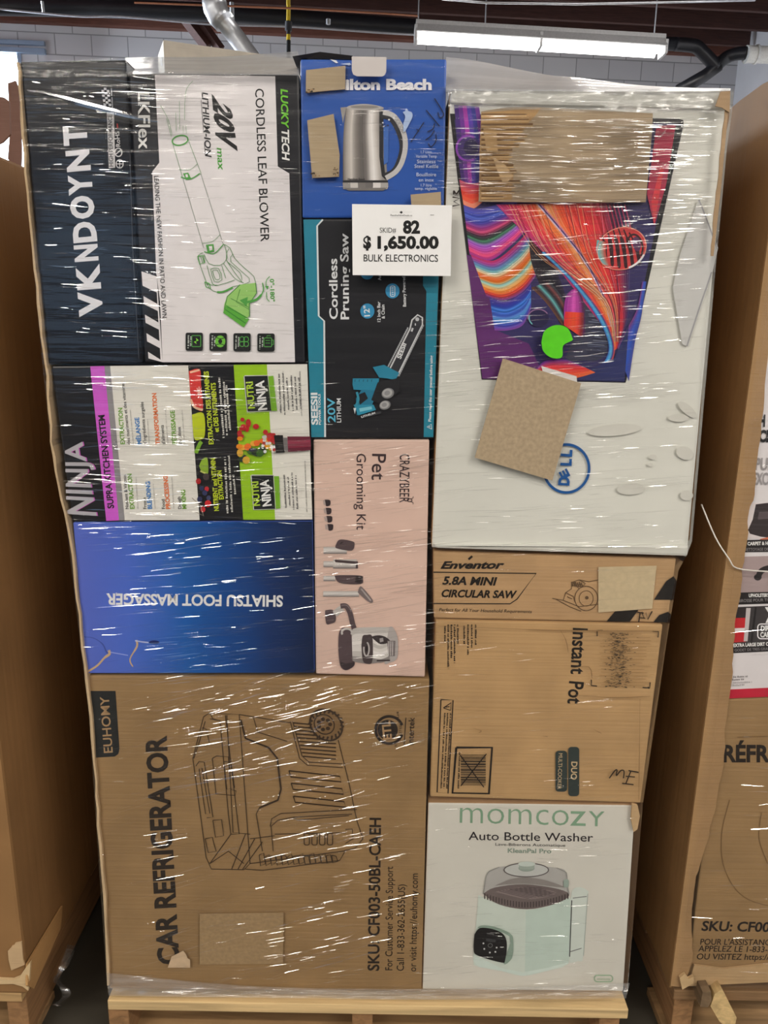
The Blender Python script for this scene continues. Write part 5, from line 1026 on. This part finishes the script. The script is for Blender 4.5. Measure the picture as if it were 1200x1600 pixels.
field(660, 1255, 985, 1545, 110, -6, 3, 20, 90, .8)
# long folds added and shaped to mirror the lamps as bright streaks: the sweep over the tall black carton, the bundle beside it, the arc by the white carton's corner
def fold(P, w, tilt):
    P = smoothpts(P, 8); n = len(P); R_ = []
    for i, p in enumerate(P):
        s_ = max(.03, math.sin(PI*i/(n-1))**.6)*w; c = W(*p, YFm-.0014); q_ = []
        for k in range(7):
            t = k/6; q_.append(bmc.verts.new(c+Vector((0, -s_*.30*math.sin(PI*t)*math.tan(tilt)*1.2, s_*(.5-t)))))
        R_.append(q_)
    for i in range(n-1):
        for k in range(6): bmc.faces.new((R_[i][k], R_[i][k+1], R_[i+1][k+1], R_[i+1][k]))
fold([(42, 140), (90, 152), (150, 168), (220, 184), (300, 192)], .024, .42)
fold([(150, 172), (220, 186), (300, 194), (440, 192)], .010, .40)
for i in range(9): fold([(185+rr.uniform(-20, 30), 120+i*5.5), (240, 124+i*5.4), (300+rr.uniform(-20, 120), 128+i*5.2)], rr.uniform(.002, .005), rr.uniform(.3, .5))
fold([(1043, 168), (1044, 190), (1036, 208), (1018, 222), (990, 230)], .005, .4)
obj('crease', bmc, CREASE, sf, False, kind='stuff')

# film over the right hand load
rw = thing('stretch_wrap', 'clear shiny film stretched over the front of the right hand load', 'plastic film', (.9, YN, .14))
bm = bmesh.new(); g = []
yr_ = YN-.013
for j in range(31):
    z = .16+(zt-.18)*j/30; g.append([bm.verts.new((XS-.002+.97*i/14, yr_+.0008*math.sin(i+j*.6), z)) for i in range(15)])
for j in range(30):
    for i in range(14): bm.faces.new((g[j][i], g[j][i+1], g[j+1][i+1], g[j+1][i]))
obj('front_sheet', bm, FILM, rw, True)
def crease_at(bm, x, z, ln, ang, w, tilt):
    n = 5; R_ = []
    for i in range(n+1):
        t = i/n; s_ = math.sin(PI*t)**.5*w+1e-5; c = Vector((x+ln*(t-.5)*math.cos(ang), yr_-.0012, z+ln*(t-.5)*math.sin(ang)))
        R_.append((bm.verts.new(c+Vector((0, 0, s_*.5))), bm.verts.new(c+Vector((0, -s_*math.sin(tilt), s_*.5-s_*math.cos(tilt)))), bm.verts.new(c+Vector((0, 0, -s_*.75)))))
    for i in range(n):
        for k in (0, 1): bm.faces.new((R_[i][k], R_[i][k+1], R_[i+1][k+1], R_[i+1][k]))
bm = bmesh.new()
for i in range(160):
    z = rr.uniform(.18, zt-.1); crease_at(bm, rr.uniform(XS+.03, XS+.3), z, rr.uniform(.015, .06), rr.uniform(-.06, .14), rr.choice((.0006, .0008, .0013)), math.radians(rr.gauss(14+(1.5-z)*25, 7)))
obj('crease', bm, CREASE, rw, False, kind='stuff')
